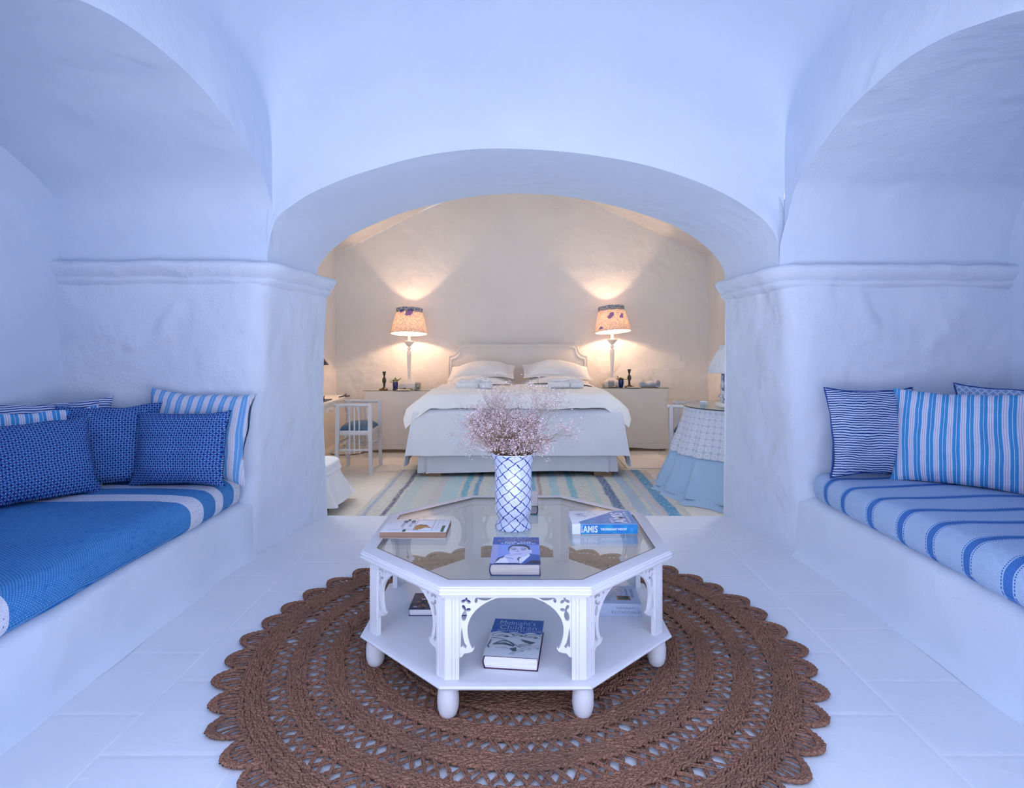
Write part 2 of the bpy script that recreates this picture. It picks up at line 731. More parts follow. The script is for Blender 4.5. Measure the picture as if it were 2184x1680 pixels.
def nz(p, sc=1.0):
    return noise.noise(Vector(p) * sc)


# ------------------------------------------------------------------ setting: front room
ZB = -.10        # bedroom floor level
YT = 4.317       # edge of the step down to the bedroom
f = MB()
f.grid(lambda a, b: (-3.2 + 6.4 * a, .2 + (YT - .2) * b, .004 * nz((a * 9, b * 9, 0))), 40, 44)
f.add([(-3.2, YT, 0), (3.2, YT, 0), (3.2, YT, ZB - .02), (-3.2, YT, ZB - .02)], [(0, 1, 2, 3)])
struct(f.build('floor', FLOOR), 'white painted floor of the front room')

NA = [(-1.449, 1.70), (-1.446, 1.76), (-1.425, 1.88), (-1.39, 1.965), (-1.30, 2.035), (-1.196, 2.10), (-1.0, 2.186), (-.8, 2.25), (-.603, 2.304),
      (-.35, 2.345), (-.1, 2.357), (.21, 2.343), (.493, 2.308), (.746, 2.256), (1.0, 2.175), (1.196, 2.086), (1.336, 2.0), (1.42, 1.93), (1.472, 1.85),
      (1.49, 1.76), (1.492, 1.68)]
FA = [(-1.463, 1.68), (-1.463, 1.74), (-1.45, 1.80), (-1.38, 1.897), (-1.29, 1.97), (-1.196, 2.035), (-1.01, 2.12), (-.826, 2.19), (-.6, 2.25),
      (-.35, 2.30), (-.08, 2.322), (.2, 2.315), (.45, 2.285), (.7, 2.23), (.92, 2.165), (1.12, 2.09), (1.27, 2.0), (1.37, 1.92), (1.44, 1.84),
      (1.48, 1.76), (1.492, 1.68)]


def smoothpoly(p, n=6):
    """Catmull-Rom through the points"""
    out = []
    for i in range(len(p) - 1):
        p0, p1, p2, p3 = p[max(i - 1, 0)], p[i], p[i + 1], p[min(i + 2, len(p) - 1)]
        for k in range(n):
            t = k / n
            out.append(tuple(.5 * ((2 * b) + (-a + c) * t + (2 * a - 5 * b + 4 * c - d) * t * t + (-a + 3 * b - 3 * c + d) * t ** 3)
                             for a, b, c, d in zip(p0, p1, p2, p3)))
    out.append(tuple(p[-1]))
    return out


NAs, FAs = smoothpoly(NA, 4), smoothpoly(FA, 4)
YN = 3.45
BX0, BX1, BY0, BY1, ZS = -1.42, 1.52, 1.35, 3.45, 1.98
BCX, BCY = (BX0 + BX1) / 2, (BY0 + BY1) / 2


def gv(t):
    t = min(1, abs(t))
    return max(0, 1 - t ** 4) ** .2


def gx_(t):
    t = min(1, abs(t))
    return max(0, 1 - t ** 2.6) ** .55


def vault(x, y):
    return ZS + .76 * gv((y - BCY) / ((BY1 - BY0) / 2)) + .55 * gx_((x - BCX) / ((BX1 - BX0) / 2))


def ease(t):
    return .5 - .5 * math.cos(PI * t)


c = MB()


def vpt(a, b):
    x, y = BX0 + (BX1 - BX0) * ease(ease(a)), BY0 + (BY1 - BY0) * ease(ease(b))
    z = vault(x, y) + .012 * nz((x * 2.2, y * 2.2, 3))
    return (x, y, z)


c.grid(vpt, 90, 80)
c.add([(-3, 1.0, 3.6), (3.1, 1.0, 3.6), (3.1, 3.8, 3.6), (-3, 3.8, 3.6)], [(0, 1, 2, 3)])  # unseen cap above the vault, added to block sky light at gaps
struct(c.build('ceiling', WALLS), 'pale whitewashed vault over the front room')

# far wall of the front room: the wide low arch through to the bedroom
w = MB()
n = len(NAs)
rows = 10


def passage(a, b):
    i = min(n - 1, int(round(a * (n - 1))))
    p, q = NAs[i], FAs[i]
    y = YN + (YT + .03 - YN) * b
    x, z = p[0] + (q[0] - p[0]) * b, p[1] + (q[1] - p[1]) * b
    k = .006 * nz((x * 2, y * 2.5, z * 2)) * math.sin(PI * min(1, b * 1.0))
    return (x + k, y, z + k)


w.grid(passage, n - 1, rows, 1)


NF = [(BX0 - .04, 1.62)] + NAs + [(BX1 + .04, 1.62)]


def facep(a, b):
    i = min(n + 1, int(round(a * (n + 1))))
    x, z = NF[i]
    xx = max(BX0 + .001, min(BX1 - .001, x))
    zt = ZS + .55 * gx_((xx - BCX) / ((BX1 - BX0) / 2)) + .03
    zt = max(zt, z)
    if i in (0, n + 1):
        return (x, YN + .03, z + (zt - z) * b)
    return (x, YN + (.006 * nz((x * 3, z * 3, b * 2)) if 0 < b < 1 else 0), z + (zt - z) * b)


w.grid(facep, n + 1, 8, 1)
# unseen backing planes behind the piers and above the arch, added against sky leaks
for x0_, x1_ in ((-2.9, -1.66), (1.74, 3.05)):
    w.add([(x0_, 3.56, -.1), (x1_, 3.56, -.1), (x1_, 3.56, 3.6), (x0_, 3.56, 3.6)], [(0, 1, 2, 3)])
w.add([(-2.9, 3.50, 2.62), (3.05, 3.50, 2.62), (3.05, 3.50, 3.7), (-2.9, 3.50, 3.7)], [(0, 1, 2, 3)])


# piers with the rounded corner between niche end wall and passage reveal
def pier_plan(side, z, off=0.0):
    """list of (x, y) from the niche back corner round to the bedroom edge; off pushes towards the room"""
    t = max(0, min(1, z / 1.70))
    if side < 0:
        xc, xf, xb, ye, R = -1.565 + .115 * t, -1.39 - .03 * math.sin(PI * t), -2.66, YN - .01, .10
    else:
        xc, xf, xb, ye, R = -(1.64 - .14 * t), -(1.484 + .014 * math.sin(PI * t)), -2.83, YN - .05 + .04 * t, .13
    E = Vector((xc, ye))
    d1 = Vector((-1, 0))
    d2 = (Vector((xf, YT + .03)) - E).normalized()
    pts = []
    for k in range(17):
        pts.append(Vector((xb + (xc - R - xb) * k / 16, ye)))
    a, b = E + d1 * R, E + d2 * R
    for k in range(1, 8):
        u = k / 8
        pts.append(a * (1 - u) ** 2 + E * 2 * u * (1 - u) + b * u * u)
    far = Vector((xf, YT + .03))
    for k in range(13):
        pts.append(b + (far - b) * k / 12)
    out = []
    for i, p in enumerate(pts):
        q0, q1 = pts[max(0, i - 1)], pts[min(len(pts) - 1, i + 1)]
        tdir = (q1 - q0).normalized()
        nn = Vector((tdir.y, -tdir.x))
        pp = p + nn * off
        out.append((pp.x if side < 0 else -pp.x, pp.y))
    return out


def pier(side):
    zs = [i * 1.70 / 34 for i in range(35)]
    NP = len(pier_plan(side, 0))

    def fn(a, b):
        k = int(round(b * (NP - 1)))
        z = zs[int(round(a * 34))]
        x, y = pier_plan(side, z)[k]
        lump = .016 * nz((x * 4, y * 4, z * 4)) + .010 * nz((x * 11, y * 11, z * 11)) + .022 * nz((x * 1.6, 7, z * 1.6))
        e = 1 - max(0, (k - NP + 10) / 9.0) * .8 if k < NP - 1 else 0
        return (x + side * lump * .6 * e, y - lump * e, z)
    w.grid(fn, 34, NP - 1)


pier(-1)
pier(1)
# strips that close the jambs above the cornice and behind it
struct(w.build('wall_far', [WALL, WALLS], weld=.0005, sharp=.9), 'whitewashed wall with the low arch into the bedroom')


def cornice(name, side, label, zt):
    prof = [(-.03, -.145), (.0, -.13), (.022, -.112), (.028, -.10), (.02, -.088), (.045, -.070), (.066, -.040), (.068, -.015), (.050, .0), (-.03, .012)]
    path = pier_plan(side, 1.66)
    m_ = MB()

    def fn(a, b):
        k = int(round(a * (len(path) - 1)))
        o, z = prof[int(round(b * (len(prof) - 1)))]
        x, y = pier_plan(side, 1.66, o)[k]
        j = .012 * nz((x * 5, y * 5, 1)) + .006 * nz((x * 14, y * 14, b))
        return (x, y - j * .6, z + zt + j)
    m_.grid(fn, len(path) - 1, len(prof) - 1)
    return struct(m_.build(name, WALL, sharp=1.2), label)


cornice('trim_1', -1, 'lumpy plaster cornice round the left pier', 1.705)
cornice('trim_2', 1, 'lumpy plaster cornice round the right pier', 1.685)

# unseen entrance arch on the near side, added to keep side sky off the niches
w = MB()
Y0E = .75
w.grid(lambda a, b: (NAs[int(round(a * (n - 1)))][0], BY0 + .01 + (Y0E - BY0) * b, NAs[int(round(a * (n - 1)))][1]), n - 1, 6)


def faceq(a, b):
    x, z = NF[min(n + 1, int(round(a * (n + 1))))]
    xx = max(BX0 + .001, min(BX1 - .001, x))
    zt_ = max(z, ZS + .55 * gx_((xx - BCX) / ((BX1 - BX0) / 2)) + .03)
    return (x, BY0 + .008, z + (zt_ - z) * b)


def faceo(a, b):
    x, z = NF[min(n + 1, int(round(a * (n + 1))))]
    return (x + (x * 2.4 - x) * b, Y0E, z + (4.0 - z) * b)


w.grid(faceq, n + 1, 6)
w.grid(faceo, n + 1, 6)
for sx, xj in ((-1, -1.449), (1, 1.492)):
    w.grid(lambda a, b: (xj, BY0 + .01 + (Y0E - BY0) * a, 1.72 * b), 6, 12)
    w.add([(xj, Y0E, 0), (sx * 3.6, Y0E, 0), (sx * 3.6, Y0E, 4), (xj, Y0E, 1.70)], [(0, 1, 2, 3)])
    w.add([(xj, BY0 + .008, 0), (sx * 3.2, BY0 + .008, 0), (sx * 3.2, BY0 + .008, 1.70), (xj, BY0 + .008, 1.70)], [(0, 1, 2, 3)])
struct(w.build('wall_near', WALLS, sharp=.9), 'unseen whitewashed entrance arch added on the near side of the room')

# side niches: barrel intrados, back wall, strip of wall above the arch
PL = [(3.45, 1.68), (3.458, 1.85), (3.455, 1.97), (3.42, 2.07), (3.33, 2.155), (3.164, 2.235), (2.948, 2.318), (2.67, 2.38), (2.413, 2.398), (2.163, 2.386),
      (1.95, 2.345), (1.7, 2.26), (1.52, 2.14), (1.40, 1.99), (1.36, 1.82), (1.35, 1.66)]
PR = [(3.445, 1.66), (3.44, 1.80), (3.40, 1.96), (3.305, 2.10), (3.19, 2.165), (3.047, 2.228), (2.814, 2.302), (2.6, 2.338), (2.369, 2.352), (2.142, 2.328), (1.977, 2.288), (1.81, 2.238),
      (1.6, 2.14), (1.45, 2.0), (1.37, 1.83), (1.35, 1.66)]


def niche(name, side, prof, xf, xb, label):
    ps = smoothpoly(prof, 5)
    k = len(ps) - 1
    m_ = MB()

    def intr(a, b):
        y, z = ps[int(round(a * k))]
        xe = -1.449 if side < 0 else 1.492
        k_ = max(0, min(1, (1.96 - z) / .16)) if y > 3.3 else 0
        xs = xf + (xe - xf) * k_
        x = xs + (xb - xs) * b
        d = (.012 * nz((x * 2.5, y * 2.5, z * 2.5)) + .004 * nz((x * 9, y * 9, z * 9))) * min(1, b * 6)
        return (x, y, z - d - .05 * b * b * max(0, (z - 1.7) / .7))
    m_.grid(intr, k, 24)

    def back(a, b):
        y, z = ps[int(round(a * k))]
        zb = z - .05 * max(0, (z - 1.7) / .7)
        zz = .2 + (zb - .2) * b
        yc = (BY0 + BY1) / 2
        g_ = 1 + .10 * b
        return (xb - side * .012 + side * -.012 * nz((y * 2, zz * 2, 5)), yc + (y - yc) * 1.06, .2 + (zz - .2) * (1 + .03 * b))
    m_.grid(back, k, 30)
    xo = xb + side * .12
    m_.add([(xo, 1.0, -.1), (xo, 3.8, -.1), (xo, 3.8, 3.7), (xo, 1.0, 3.7)], [(0, 1, 2, 3)])  # unseen sheets outside the niche, added to stop sky light leaking in
    m_.add([(xo, 1.0, 2.62), (xo, 3.8, 2.62), (xf + side * .05, 3.8, 2.62), (xf + side * .05, 1.0, 2.62)], [(0, 1, 2, 3)])

    def strip(a, b):
        y, z = ps[int(round(a * k))]
        yy = max(BY0, min(BY1, y))
        zt = max(z, ZS + .76 * gv((yy - BCY) / ((BY1 - BY0) / 2)) + .02)
        return (xf, y, z + (zt - z) * b)
    m_.grid(strip, k, 8)
    # near end wall of the niche, beside the way in
    m_.grid(lambda a, b: (xf + (xb - xf) * a, BY0, 1.68 * b), 10, 10)
    return struct(m_.build(name, WALLS, weld=.0005, sharp=.9), label)


niche('wall_left', -1, PL, BX0, -2.65, 'whitewashed arched niche on the left')
niche('wall_right', 1, PR, BX1, 2.82, 'whitewashed arched niche on the right')

# masonry benches
for nm, x0, x1, zt, lab in (('masonry_bench', -1.58, -2.68, .33, 'low whitewashed masonry bench built into the left niche'),
                            ('masonry_bench', 1.645, 2.85, .362, 'low whitewashed masonry bench built into the right niche')):
    b_ = MB()
    sg = 1 if x0 > 0 else -1

    def bench(a, b):
        y = 1.36 + (3.50 - 1.36) * a
        if b < .5:
            t = b / .5
            z = zt * t
            x = x0 + sg * .004 + .014 * nz((y * 3, z * 3, 2)) - sg * .03 * math.exp(-t * 18)
            x -= sg * .035 * max(0, min(1, (y - 3.05) / .38)) ** 2
            if t > .9:
                x += sg * .03 * ((t - .9) / .1) ** 2
                z -= .006
        else:
            t = (b - .5) / .5
            x = x0 + sg * .03 + (x1 - x0 - sg * .03) * t
            z = zt
        return (x, y, z)
    b_.grid(bench, 50, 28)
    struct(b_.build(nm, WALLS, sharp=1.3), lab)

# ------------------------------------------------------------------ setting: bedroom
XL, XR, YB = -2.47, 2.54, 8.10
bf = MB()
bf.grid(lambda a, b: (XL - .1 + (XR - XL + .2) * a, YT - .02 + (YB - YT + .1) * b, ZB), 4, 4)
struct(bf.build('floor', BFLOOR), 'cream tiled floor of the bedroom, one step lower')
PC = [(XL, 2.46), (-2.0, 2.69), (-1.5, 2.94), (-1.06, 3.15), (-.55, 3.27), (0, 3.31), (.5, 3.27), (.95, 3.15), (1.45, 2.93), (2.0, 2.67), (XR, 2.42)]
PCs = smoothpoly(PC, 4)
nc = len(PCs) - 1
bw = MB()
bw.grid(lambda a, b: (PCs[int(round(a * nc))][0] * 1.04, YB + .012 * nz((a * 9, b * 6, 0)), ZB + (PCs[int(round(a * nc))][1] + .03 - ZB) * b), nc, 40)
struct(bw.build('wall_back', BEDW), 'warm white bedroom wall behind the bed')
for nm, xx, zz in (('wall_left', XL, 2.46), ('wall_right', XR, 2.42)):
    m_ = MB()
    m_.grid(lambda a, b: (xx + .012 * nz((1, a * 7, b * 5)), YT + (YB + .06 - YT) * a, ZB + (zz + .03 - ZB) * b), 30, 20)
    struct(m_.build(nm, BEDW), 'bedroom side wall')
m_ = MB()
m_.grid(lambda a, b: (PCs[int(round(a * nc))][0], YT + (YB - YT) * b, PCs[int(round(a * nc))][1] + .01 * nz((a * 8, b * 8, 2))), nc, 20)
struct(m_.build('ceiling', BEDW), 'bedroom vault')
m_ = MB()
nf_ = len(FAs) - 1


def nearwall(a, b):
    x, z = FAs[int(round(a * nf_))]
    xt = -2.5 + 5.1 * a
    zt = 3.4
    return (x + (xt - x) * b, YT + .03, z + (zt - z) * b)


m_.grid(nearwall, nf_, 6)
m_.add([(-1.385, YT + .03, ZB), (-2.6, YT + .03, ZB), (-2.6, YT + .03, 3.4), (-1.463, YT + .03, 1.68)], [(0, 1, 2, 3)])
m_.add([(1.475, YT + .03, ZB), (2.7, YT + .03, ZB), (2.7, YT + .03, 3.4), (1.492, YT + .03, 1.68)], [(0, 1, 2, 3)])
struct(m_.build('wall_front', BEDW), 'bedroom side of the arch wall')

# ------------------------------------------------------------------ jute rug
RC = (0.0, 2.49)


def np_obj(name, V, F, mat, parent=None, smooth=True):
    me = bpy.data.meshes.new(name)
    nv, nf = len(V), len(F)
    k = F.shape[1]
    me.vertices.add(nv)
    me.vertices.foreach_set('co', V.astype(np.float32).ravel())
    me.loops.add(nf * k)
    me.loops.foreach_set('vertex_index', F.astype(np.int32).ravel())
    me.polygons.add(nf)
    me.polygons.foreach_set('loop_start', np.arange(0, nf * k, k, dtype=np.int32))
    me.polygons.foreach_set('use_smooth', np.ones(nf, dtype=bool) if smooth else np.zeros(nf, dtype=bool))
    me.materials.append(mat)
    me.update(calc_edges=True)
    me.validate()
    o = bpy.data.objects.new(name, me)
    COL.objects.link(o)
    if parent:
        o.parent = parent
    return o


def strands(C, D, L, R, H, seg=6, ring=5):
    """spindle shaped strands: centres C (n,3), direction angle D (n), half length L, half width R, half height H"""
    n_ = len(C)
    t = np.linspace(-1, 1, ring)
    prof = np.sqrt(np.maximum(0, 1 - (t * .93) ** 2))
    ph = np.arange(seg) * 2 * PI / seg
    lx = np.repeat(t, seg)
    ly = (prof[:, None] * np.cos(ph)[None]).ravel()
    lz = (prof[:, None] * np.sin(ph)[None]).ravel()
    bx = lx[None] * L[:, None]
    by = ly[None] * R[:, None]
    bz = lz[None] * H[:, None]
    cx, sx = np.cos(D)[:, None], np.sin(D)[:, None]
    V = np.stack([C[:, 0:1] + bx * cx - by * sx, C[:, 1:2] + bx * sx + by * cx, C[:, 2:3] + bz], -1)
    m0 = ring * seg
    q = []
    for i in range(ring - 1):
        for j in range(seg):
            q.append((i * seg + j, i * seg + (j + 1) % seg, (i + 1) * seg + (j + 1) % seg, (i + 1) * seg + j))
    q = np.array(q)
    F = (q[None] + (np.arange(n_) * m0)[:, None, None]).reshape(-1, 4)
    return V.reshape(-1, 3), F


def ring_rows(radii):
    Cs, Ds, Ls, Rs, Hs = [], [], [], [], []
    for r in radii:
        k = max(8, int(2 * PI * r / .021))
        th = np.arange(k) * 2 * PI / k + rng.uniform(0, 1)
        for sgn in (-1, 1):
            rr = r + sgn * .0042 + rng.normal(0, .0009, k)
            rr = rr + .004 * np.sin(th * 3 + 1.3) * (r / 1.1) + .003 * np.sin(th * 7)
            t2 = th + (PI / k if sgn > 0 else 0)
            Cs.append(np.stack([RC[0] + rr * np.cos(t2), RC[1] + rr * np.sin(t2), .0125 + rng.normal(0, .0012, k)], -1))
            Ds.append(t2 + PI / 2 + sgn * .30 + rng.normal(0, .09, k))
            Ls.append(np.full(k, .0165) * rng.uniform(.9, 1.12, k))
            Rs.append(np.full(k, .0050) * rng.uniform(.85, 1.2, k))
            Hs.append(np.full(k, .0075))
    return strands(np.concatenate(Cs), np.concatenate(Ds), np.concatenate(Ls), np.concatenate(Rs), np.concatenate(Hs))


P_ = .0180
solid = list(np.arange(.02, .50, P_))
bands = [(.572, .640), (.702, .768), (.836, .905), (.968, 1.060)]
for a, b in bands:
    k = int(round((b - a) / P_))
    solid += [a + (b - a) * (i + .5) / k for i in range(k)]
V1, F1 = ring_rows(solid)
# a dark backing ring under every braided band keeps the floor from showing between the braids
bk = MB()
for a, b in [(0.001, .502)] + bands:
    bk.grid(lambda s_, t_: (RC[0] + (a + (b - a) * t_) * math.cos(2 * PI * s_), RC[1] + (a + (b - a) * t_) * math.sin(2 * PI * s_), .0065), 120, 1)


def bundles(P0, P1, z, rad, nseg=4, seg=5, bend=.0, n_str=3, spread=.0042):
    """bundles of parallel fibres from P0 to P1 (n,2)"""
    n_ = len(P0)
    out_v, out_f, off = [], [], 0
    d = P1 - P0
    nrm = np.stack([-d[:, 1], d[:, 0]], -1) / np.linalg.norm(d, axis=1)[:, None]
    for q in range(n_str):
        o = (q - (n_str - 1) / 2) * spread + rng.normal(0, .0008, n_)
        t = np.linspace(0, 1, nseg + 1)
        ph = np.arange(seg) * 2 * PI / seg
        taper = 1 - .25 * np.sin(PI * t)
        base = P0[:, None] + d[:, None] * t[None, :, None] + nrm[:, None] * (o[:, None] * (.7 + .5 * np.sin(PI * t))[None])[..., None]
        zz = z + .003 * np.sin(PI * t)[None] + rng.normal(0, .0008, n_)[:, None]
        vx = base[:, :, None, :] + nrm[:, None, None, :] * (rad * np.cos(ph))[None, None, :, None]
        vz = zz[:, :, None] + (rad * np.sin(ph))[None, None, :]
        V = np.concatenate([vx, vz[..., None]], -1).reshape(-1, 3)
        qd = np.array([(i * seg + j, i * seg + (j + 1) % seg, (i + 1) * seg + (j + 1) % seg, (i + 1) * seg + j) for i in range(nseg) for j in range(seg)])
        F = (qd[None] + (np.arange(n_) * (nseg + 1) * seg)[:, None, None]).reshape(-1, 4)
        out_v.append(V)
        out_f.append(F + off)
        off += len(V)
    return np.concatenate(out_v), np.concatenate(out_f)


parts = [(V1, F1)]
for a, b in ((.496, .576), (.634, .708), (.762, .842), (.899, .974)):
    r = (a + b) / 2
    k = int(2 * PI * r / .045)
    for sgn in (-1, 1):
        th = np.arange(k) * 2 * PI / k + rng.normal(0, .006, k)
        dl = sgn * .5 * 2 * PI / k * 1.15
        P0 = np.stack([RC[0] + a * np.cos(th - dl), RC[1] + a * np.sin(th - dl)], -1)
        P1 = np.stack([RC[0] + b * np.cos(th + dl), RC[1] + b * np.sin(th + dl)], -1)
        parts.append(bundles(P0, P1, .0095 if sgn < 0 else .0135, .0028, n_str=3, spread=.0036))
nfz = 2600
rf = rng.choice([.57, .64, .70, .77, .835, .905, .968, 1.0, 1.06], nfz) + rng.normal(0, .012, nfz)
tf = rng.uniform(0, 2 * PI, nfz)
P0 = np.stack([RC[0] + rf * np.cos(tf), RC[1] + rf * np.sin(tf)], -1)
parts.append(bundles(P0, P0 + rng.normal(0, .014, (nfz, 2)), .019, .0005, nseg=2, seg=3, n_str=1))
off, VV, FF = 0, [], []
for v, q in parts:
    VV.append(v)
    FF.append(q + off)
    off += len(v)
bv = np.array(bk.v)
VV.append(bv)
FF.append(np.array(bk.f) + off)
rug = np_obj('jute_rug', np.concatenate(VV), np.concatenate(FF), JUTE)
tag(rug, 'round brown crocheted jute rug with scalloped edge on the white floor', 'rug')
# scalloped edge: thick cord loops and radial threads
NS = 45
Cs, Ds, Ls, Rs, Hs = [], [], [], [], []
T0, T1 = [], []
for i in range(NS):
    w0 = 2 * PI / NS
    a0 = i * w0 + rng.normal(0, .006)
    tip = .088 * rng.uniform(.88, 1.1)
    sk = rng.uniform(.42, .52)
    nn = 13
    for lane in (0, 1, 2):
        for k in range(nn):
            t = (k + .5 + .5 * (lane % 2)) / nn
            if t > 1:
                continue
            u = t / sk * .5 if t < sk else .5 + (t - sk) / (1 - sk) * .5
            rr = 1.058 + (tip - lane * .0085) * (math.sin(PI * u) ** .75)
            an = a0 + w0 * (1.04 * t - .02)
            u2 = min(1, u + .02)
            t2 = min(1, t + .02)
            r2 = 1.058 + (tip - lane * .0085) * (math.sin(PI * u2) ** .75)
            an2 = a0 + w0 * (1.04 * t2 - .02)
            p = (RC[0] + rr * math.cos(an), RC[1] + rr * math.sin(an))
            p2 = (RC[0] + r2 * math.cos(an2), RC[1] + r2 * math.sin(an2))
            Cs.append((p[0], p[1], .0125))
            Ds.append(math.atan2(p2[1] - p[1], p2[0] - p[0]) + (.35 if lane % 2 else -.35) + rng.normal(0, .1))
            Ls.append(.015)
            Rs.append(.0056)
            Hs.append(.0078)
    for k in range(6):
        t = (k + .7) / 6.4
        u = t / sk * .5 if t < sk else .5 + (t - sk) / (1 - sk) * .5
        rr = 1.058 + (tip - .016) * (math.sin(PI * u) ** .75)
        an, an0 = a0 + w0 * t, a0 + w0 * (.12 + .76 * t)
        T0.append((RC[0] + 1.05 * math.cos(an0), RC[1] + 1.05 * math.sin(an0)))
        T1.append((RC[0] + rr * math.cos(an), RC[1] + rr * math.sin(an)))
va, fa = strands(np.array(Cs), np.array(Ds), np.array(Ls), np.array(Rs), np.array(Hs))
vb, fb = bundles(np.array(T0), np.array(T1), .009, .0030, n_str=2, spread=.005)
np_obj('scalloped_edge', np.concatenate([va, vb]), np.concatenate([fa, fb + len(va)]), JUTE, rug)

# ------------------------------------------------------------------ coffee table
TX, TY, TA, TZ = -.013, 2.50, .585, .459
ct = thing('coffee_table', 'white octagonal coffee table with glass top and fretwork sides on the jute rug', 'coffee table', (TX, TY, 0))


def octa(ap):
    R = ap / math.cos(PI / 8)
    return [(R * math.cos(PI / 8 + k * PI / 4), R * math.sin(PI / 8 + k * PI / 4)) for k in range(8)]


def oct_ring(mb, prof, mi=0):
    """sweep a closed profile of (apothem, z) round the octagon"""
    vs, fs = [], []
    k = len(prof)
    for j in range(8):
        for ap, z in prof:
            x, y = octa(ap)[j]
            vs.append((x, y, z))
    for j in range(8):
        for i in range(k):
            a, b = j * k + i, j * k + (i + 1) % k
            c2, d2 = ((j + 1) % 8) * k + (i + 1) % k, ((j + 1) % 8) * k + i
            fs.append((a, d2, c2, b))
    mb.add(vs, fs, mi)


fr = MB()
zt = TZ
oct_ring(fr, [(.528, zt), (.574, zt), (.580, zt - .003), (.580, zt - .007), (.584, zt - .009), (.586, zt - .014), (.583, zt - .019), (.586, zt - .021), (.586, zt - .027),
              (.577, zt - .031), (.574, zt - .040), (.545, zt - .040), (.545, zt - .012), (.528, zt - .012)])
fr.build('top_frame', WOODW, ct, sharp=.5)
gl = MB()
gl.prism(octa(.5285), zt - .0085, zt - .0005, 0)
g_ = gl.build('glass_pane', [GLASS], ct, smooth=False)
ge = MB()
oct_ring(ge, [(.5262, zt + .0006), (.5292, zt + .0006), (.5292, zt - .009), (.5262, zt - .009)])
e_ = ge.build('glass_rim', GEDGE, ct, smooth=False)
e_['label'] = 'dark thin rim round the glass'
sh = MB()
oct_ring(sh, [(.0005, .144), (.560, .144), (.572, .1425), (.582, .139), (.586, .133), (.582, .127), (.570, .124), (.0005, .124)])
sh.build('shelf', WOODW, ct, sharp=.5)
for k in range(8):
    an = PI / 8 + k * PI / 4
    R = .553 / math.cos(PI / 8)
    # post: two fluted boards meeting at the corner
    po = MB()
    for sg in (-1, 1):
        dx = .0
        prof = [(0, 0), (.021, 0), (.0225, -.002), (.024, 0), (.032, 0), (.0335, -.002), (.035, 0), (.046, 0), (.046, -.020), (0, -.020)]
        na = an + sg * PI / 8              # normal direction of this board's face
        tn = na + sg * PI / 2              # from the corner along the face
        cx, cy = R * math.cos(an), R * math.sin(an)
        poly = [(cx + a * math.cos(tn) + b * math.cos(na), cy + a * math.sin(tn) + b * math.sin(na)) for a, b in prof]
        if sg < 0:
            poly = poly[::-1]
        po.prism(poly, .144, zt - .038)
    po.build('post', WOODW, ct, smooth=False)
    ft = MB()
    Rf = .533 / math.cos(PI / 8)
    pr = [(.012, .014), (.021, .017), (.0285, .026), (.0335, .042), (.0358, .062), (.0355, .085), (.0325, .105), (.0285, .118), (.026, .125)]
    ft.lathe(pr, 24, c=(Rf * math.cos(an), Rf * math.sin(an), 0))
    ft.build('foot', WOODW, ct)


def curve_fill(loops, depth):
    """2D loops (outer and holes) filled and extruded; returns verts, faces in x, y with thickness along z"""
    cu = bpy.data.curves.new('tmp', 'CURVE')
    cu.dimensions = '2D'
    cu.fill_mode = 'BOTH'
    cu.extrude = depth / 2
    for lp in loops:
        sp = cu.splines.new('POLY')
        sp.points.add(len(lp) - 1)
        for i, (x, y) in enumerate(lp):
            sp.points[i].co = (x, y, 0, 1)
        sp.use_cyclic_u = True
    ob = bpy.data.objects.new('tmp', cu)
    COL.objects.link(ob)
    dg = bpy.context.evaluated_depsgraph_get()
    dg.update()
    me = ob.evaluated_get(dg).to_mesh()
    vs = [v.co[:] for v in me.vertices]
    fs = [list(p.vertices) for p in me.polygons]
    ob.evaluated_get(dg).to_mesh_clear()
    bpy.data.objects.remove(ob)
    bpy.data.curves.remove(cu)
    return vs, fs


def blob(cx, cy, ang, L, W, n_=10):
    """a pointed leaf"""
    pts = []
    for s_ in (1, -1):
        for i in range(n_):
            t = i / n_ if s_ > 0 else 1 - i / n_
            x = L * t
            y = s_ * W * math.sin(PI * t) ** .8
            pts.append((cx + x * math.cos(ang) - y * math.sin(ang), cy + x * math.sin(ang) + y * math.cos(ang)))
    return pts


def trefoil(cx, cy, lobes, n_=48):
    """three leaf lobes round a centre; lobes = (angle in degrees, length)"""
    pts = []
    for i in range(n_):
        th = 2 * PI * i / n_
        r = .0030
        for a0, L in lobes:
            d = (th - math.radians(a0) + PI) % (2 * PI) - PI
            if abs(d) < PI / 3:
                k = math.cos(1.5 * d)
                r = max(r, .0030 + (L - .003) * k ** (1.2 + L * 45))
        pts.append((cx + r * math.cos(th), cy + r * math.sin(th)))
    return pts


# fretwork panel in local x (along the side) and y (height); horseshoe opening below
hw = .187
ztop, zbot = zt - .040, .212
def fret_loops():
    cy_, r_ = .303, .152
    out = [(-hw, ztop), (-hw, zbot)]
    out += [(-hw + .012, zbot + .003), (-hw + .020, zbot + .014), (-hw + .034, zbot + .016), (-hw + .046, zbot + .020), (-hw + .053, zbot + .030), (-hw + .052, zbot + .036)]
    a0, a1 = PI + .46, PI / 2
    for i in range(25):
        t = a0 + (a1 - a0) * i / 24
        out.append((min(0, 1.03 * r_ * math.cos(t)), cy_ + .92 * r_ * math.sin(t) * (.80 if math.sin(t) > 0 else 1.0)))
    out.append((0, ztop))
    holes = [trefoil(-.1605, .4005, ((85, .0155), (-35, .018), (205, .018))),
             trefoil(-.126, .4075, ((4, .050), (128, .012), (258, .017))),
             trefoil(-.1635, .367, ((118, .019), (8, .019), (260, .036))),
             [(-.1745, .312), (-.171, .285), (-.166, .262), (-.158, .250), (-.163, .242), (-.172, .250), (-.178, .246), (-.1775, .290)]]
    return [out] + holes


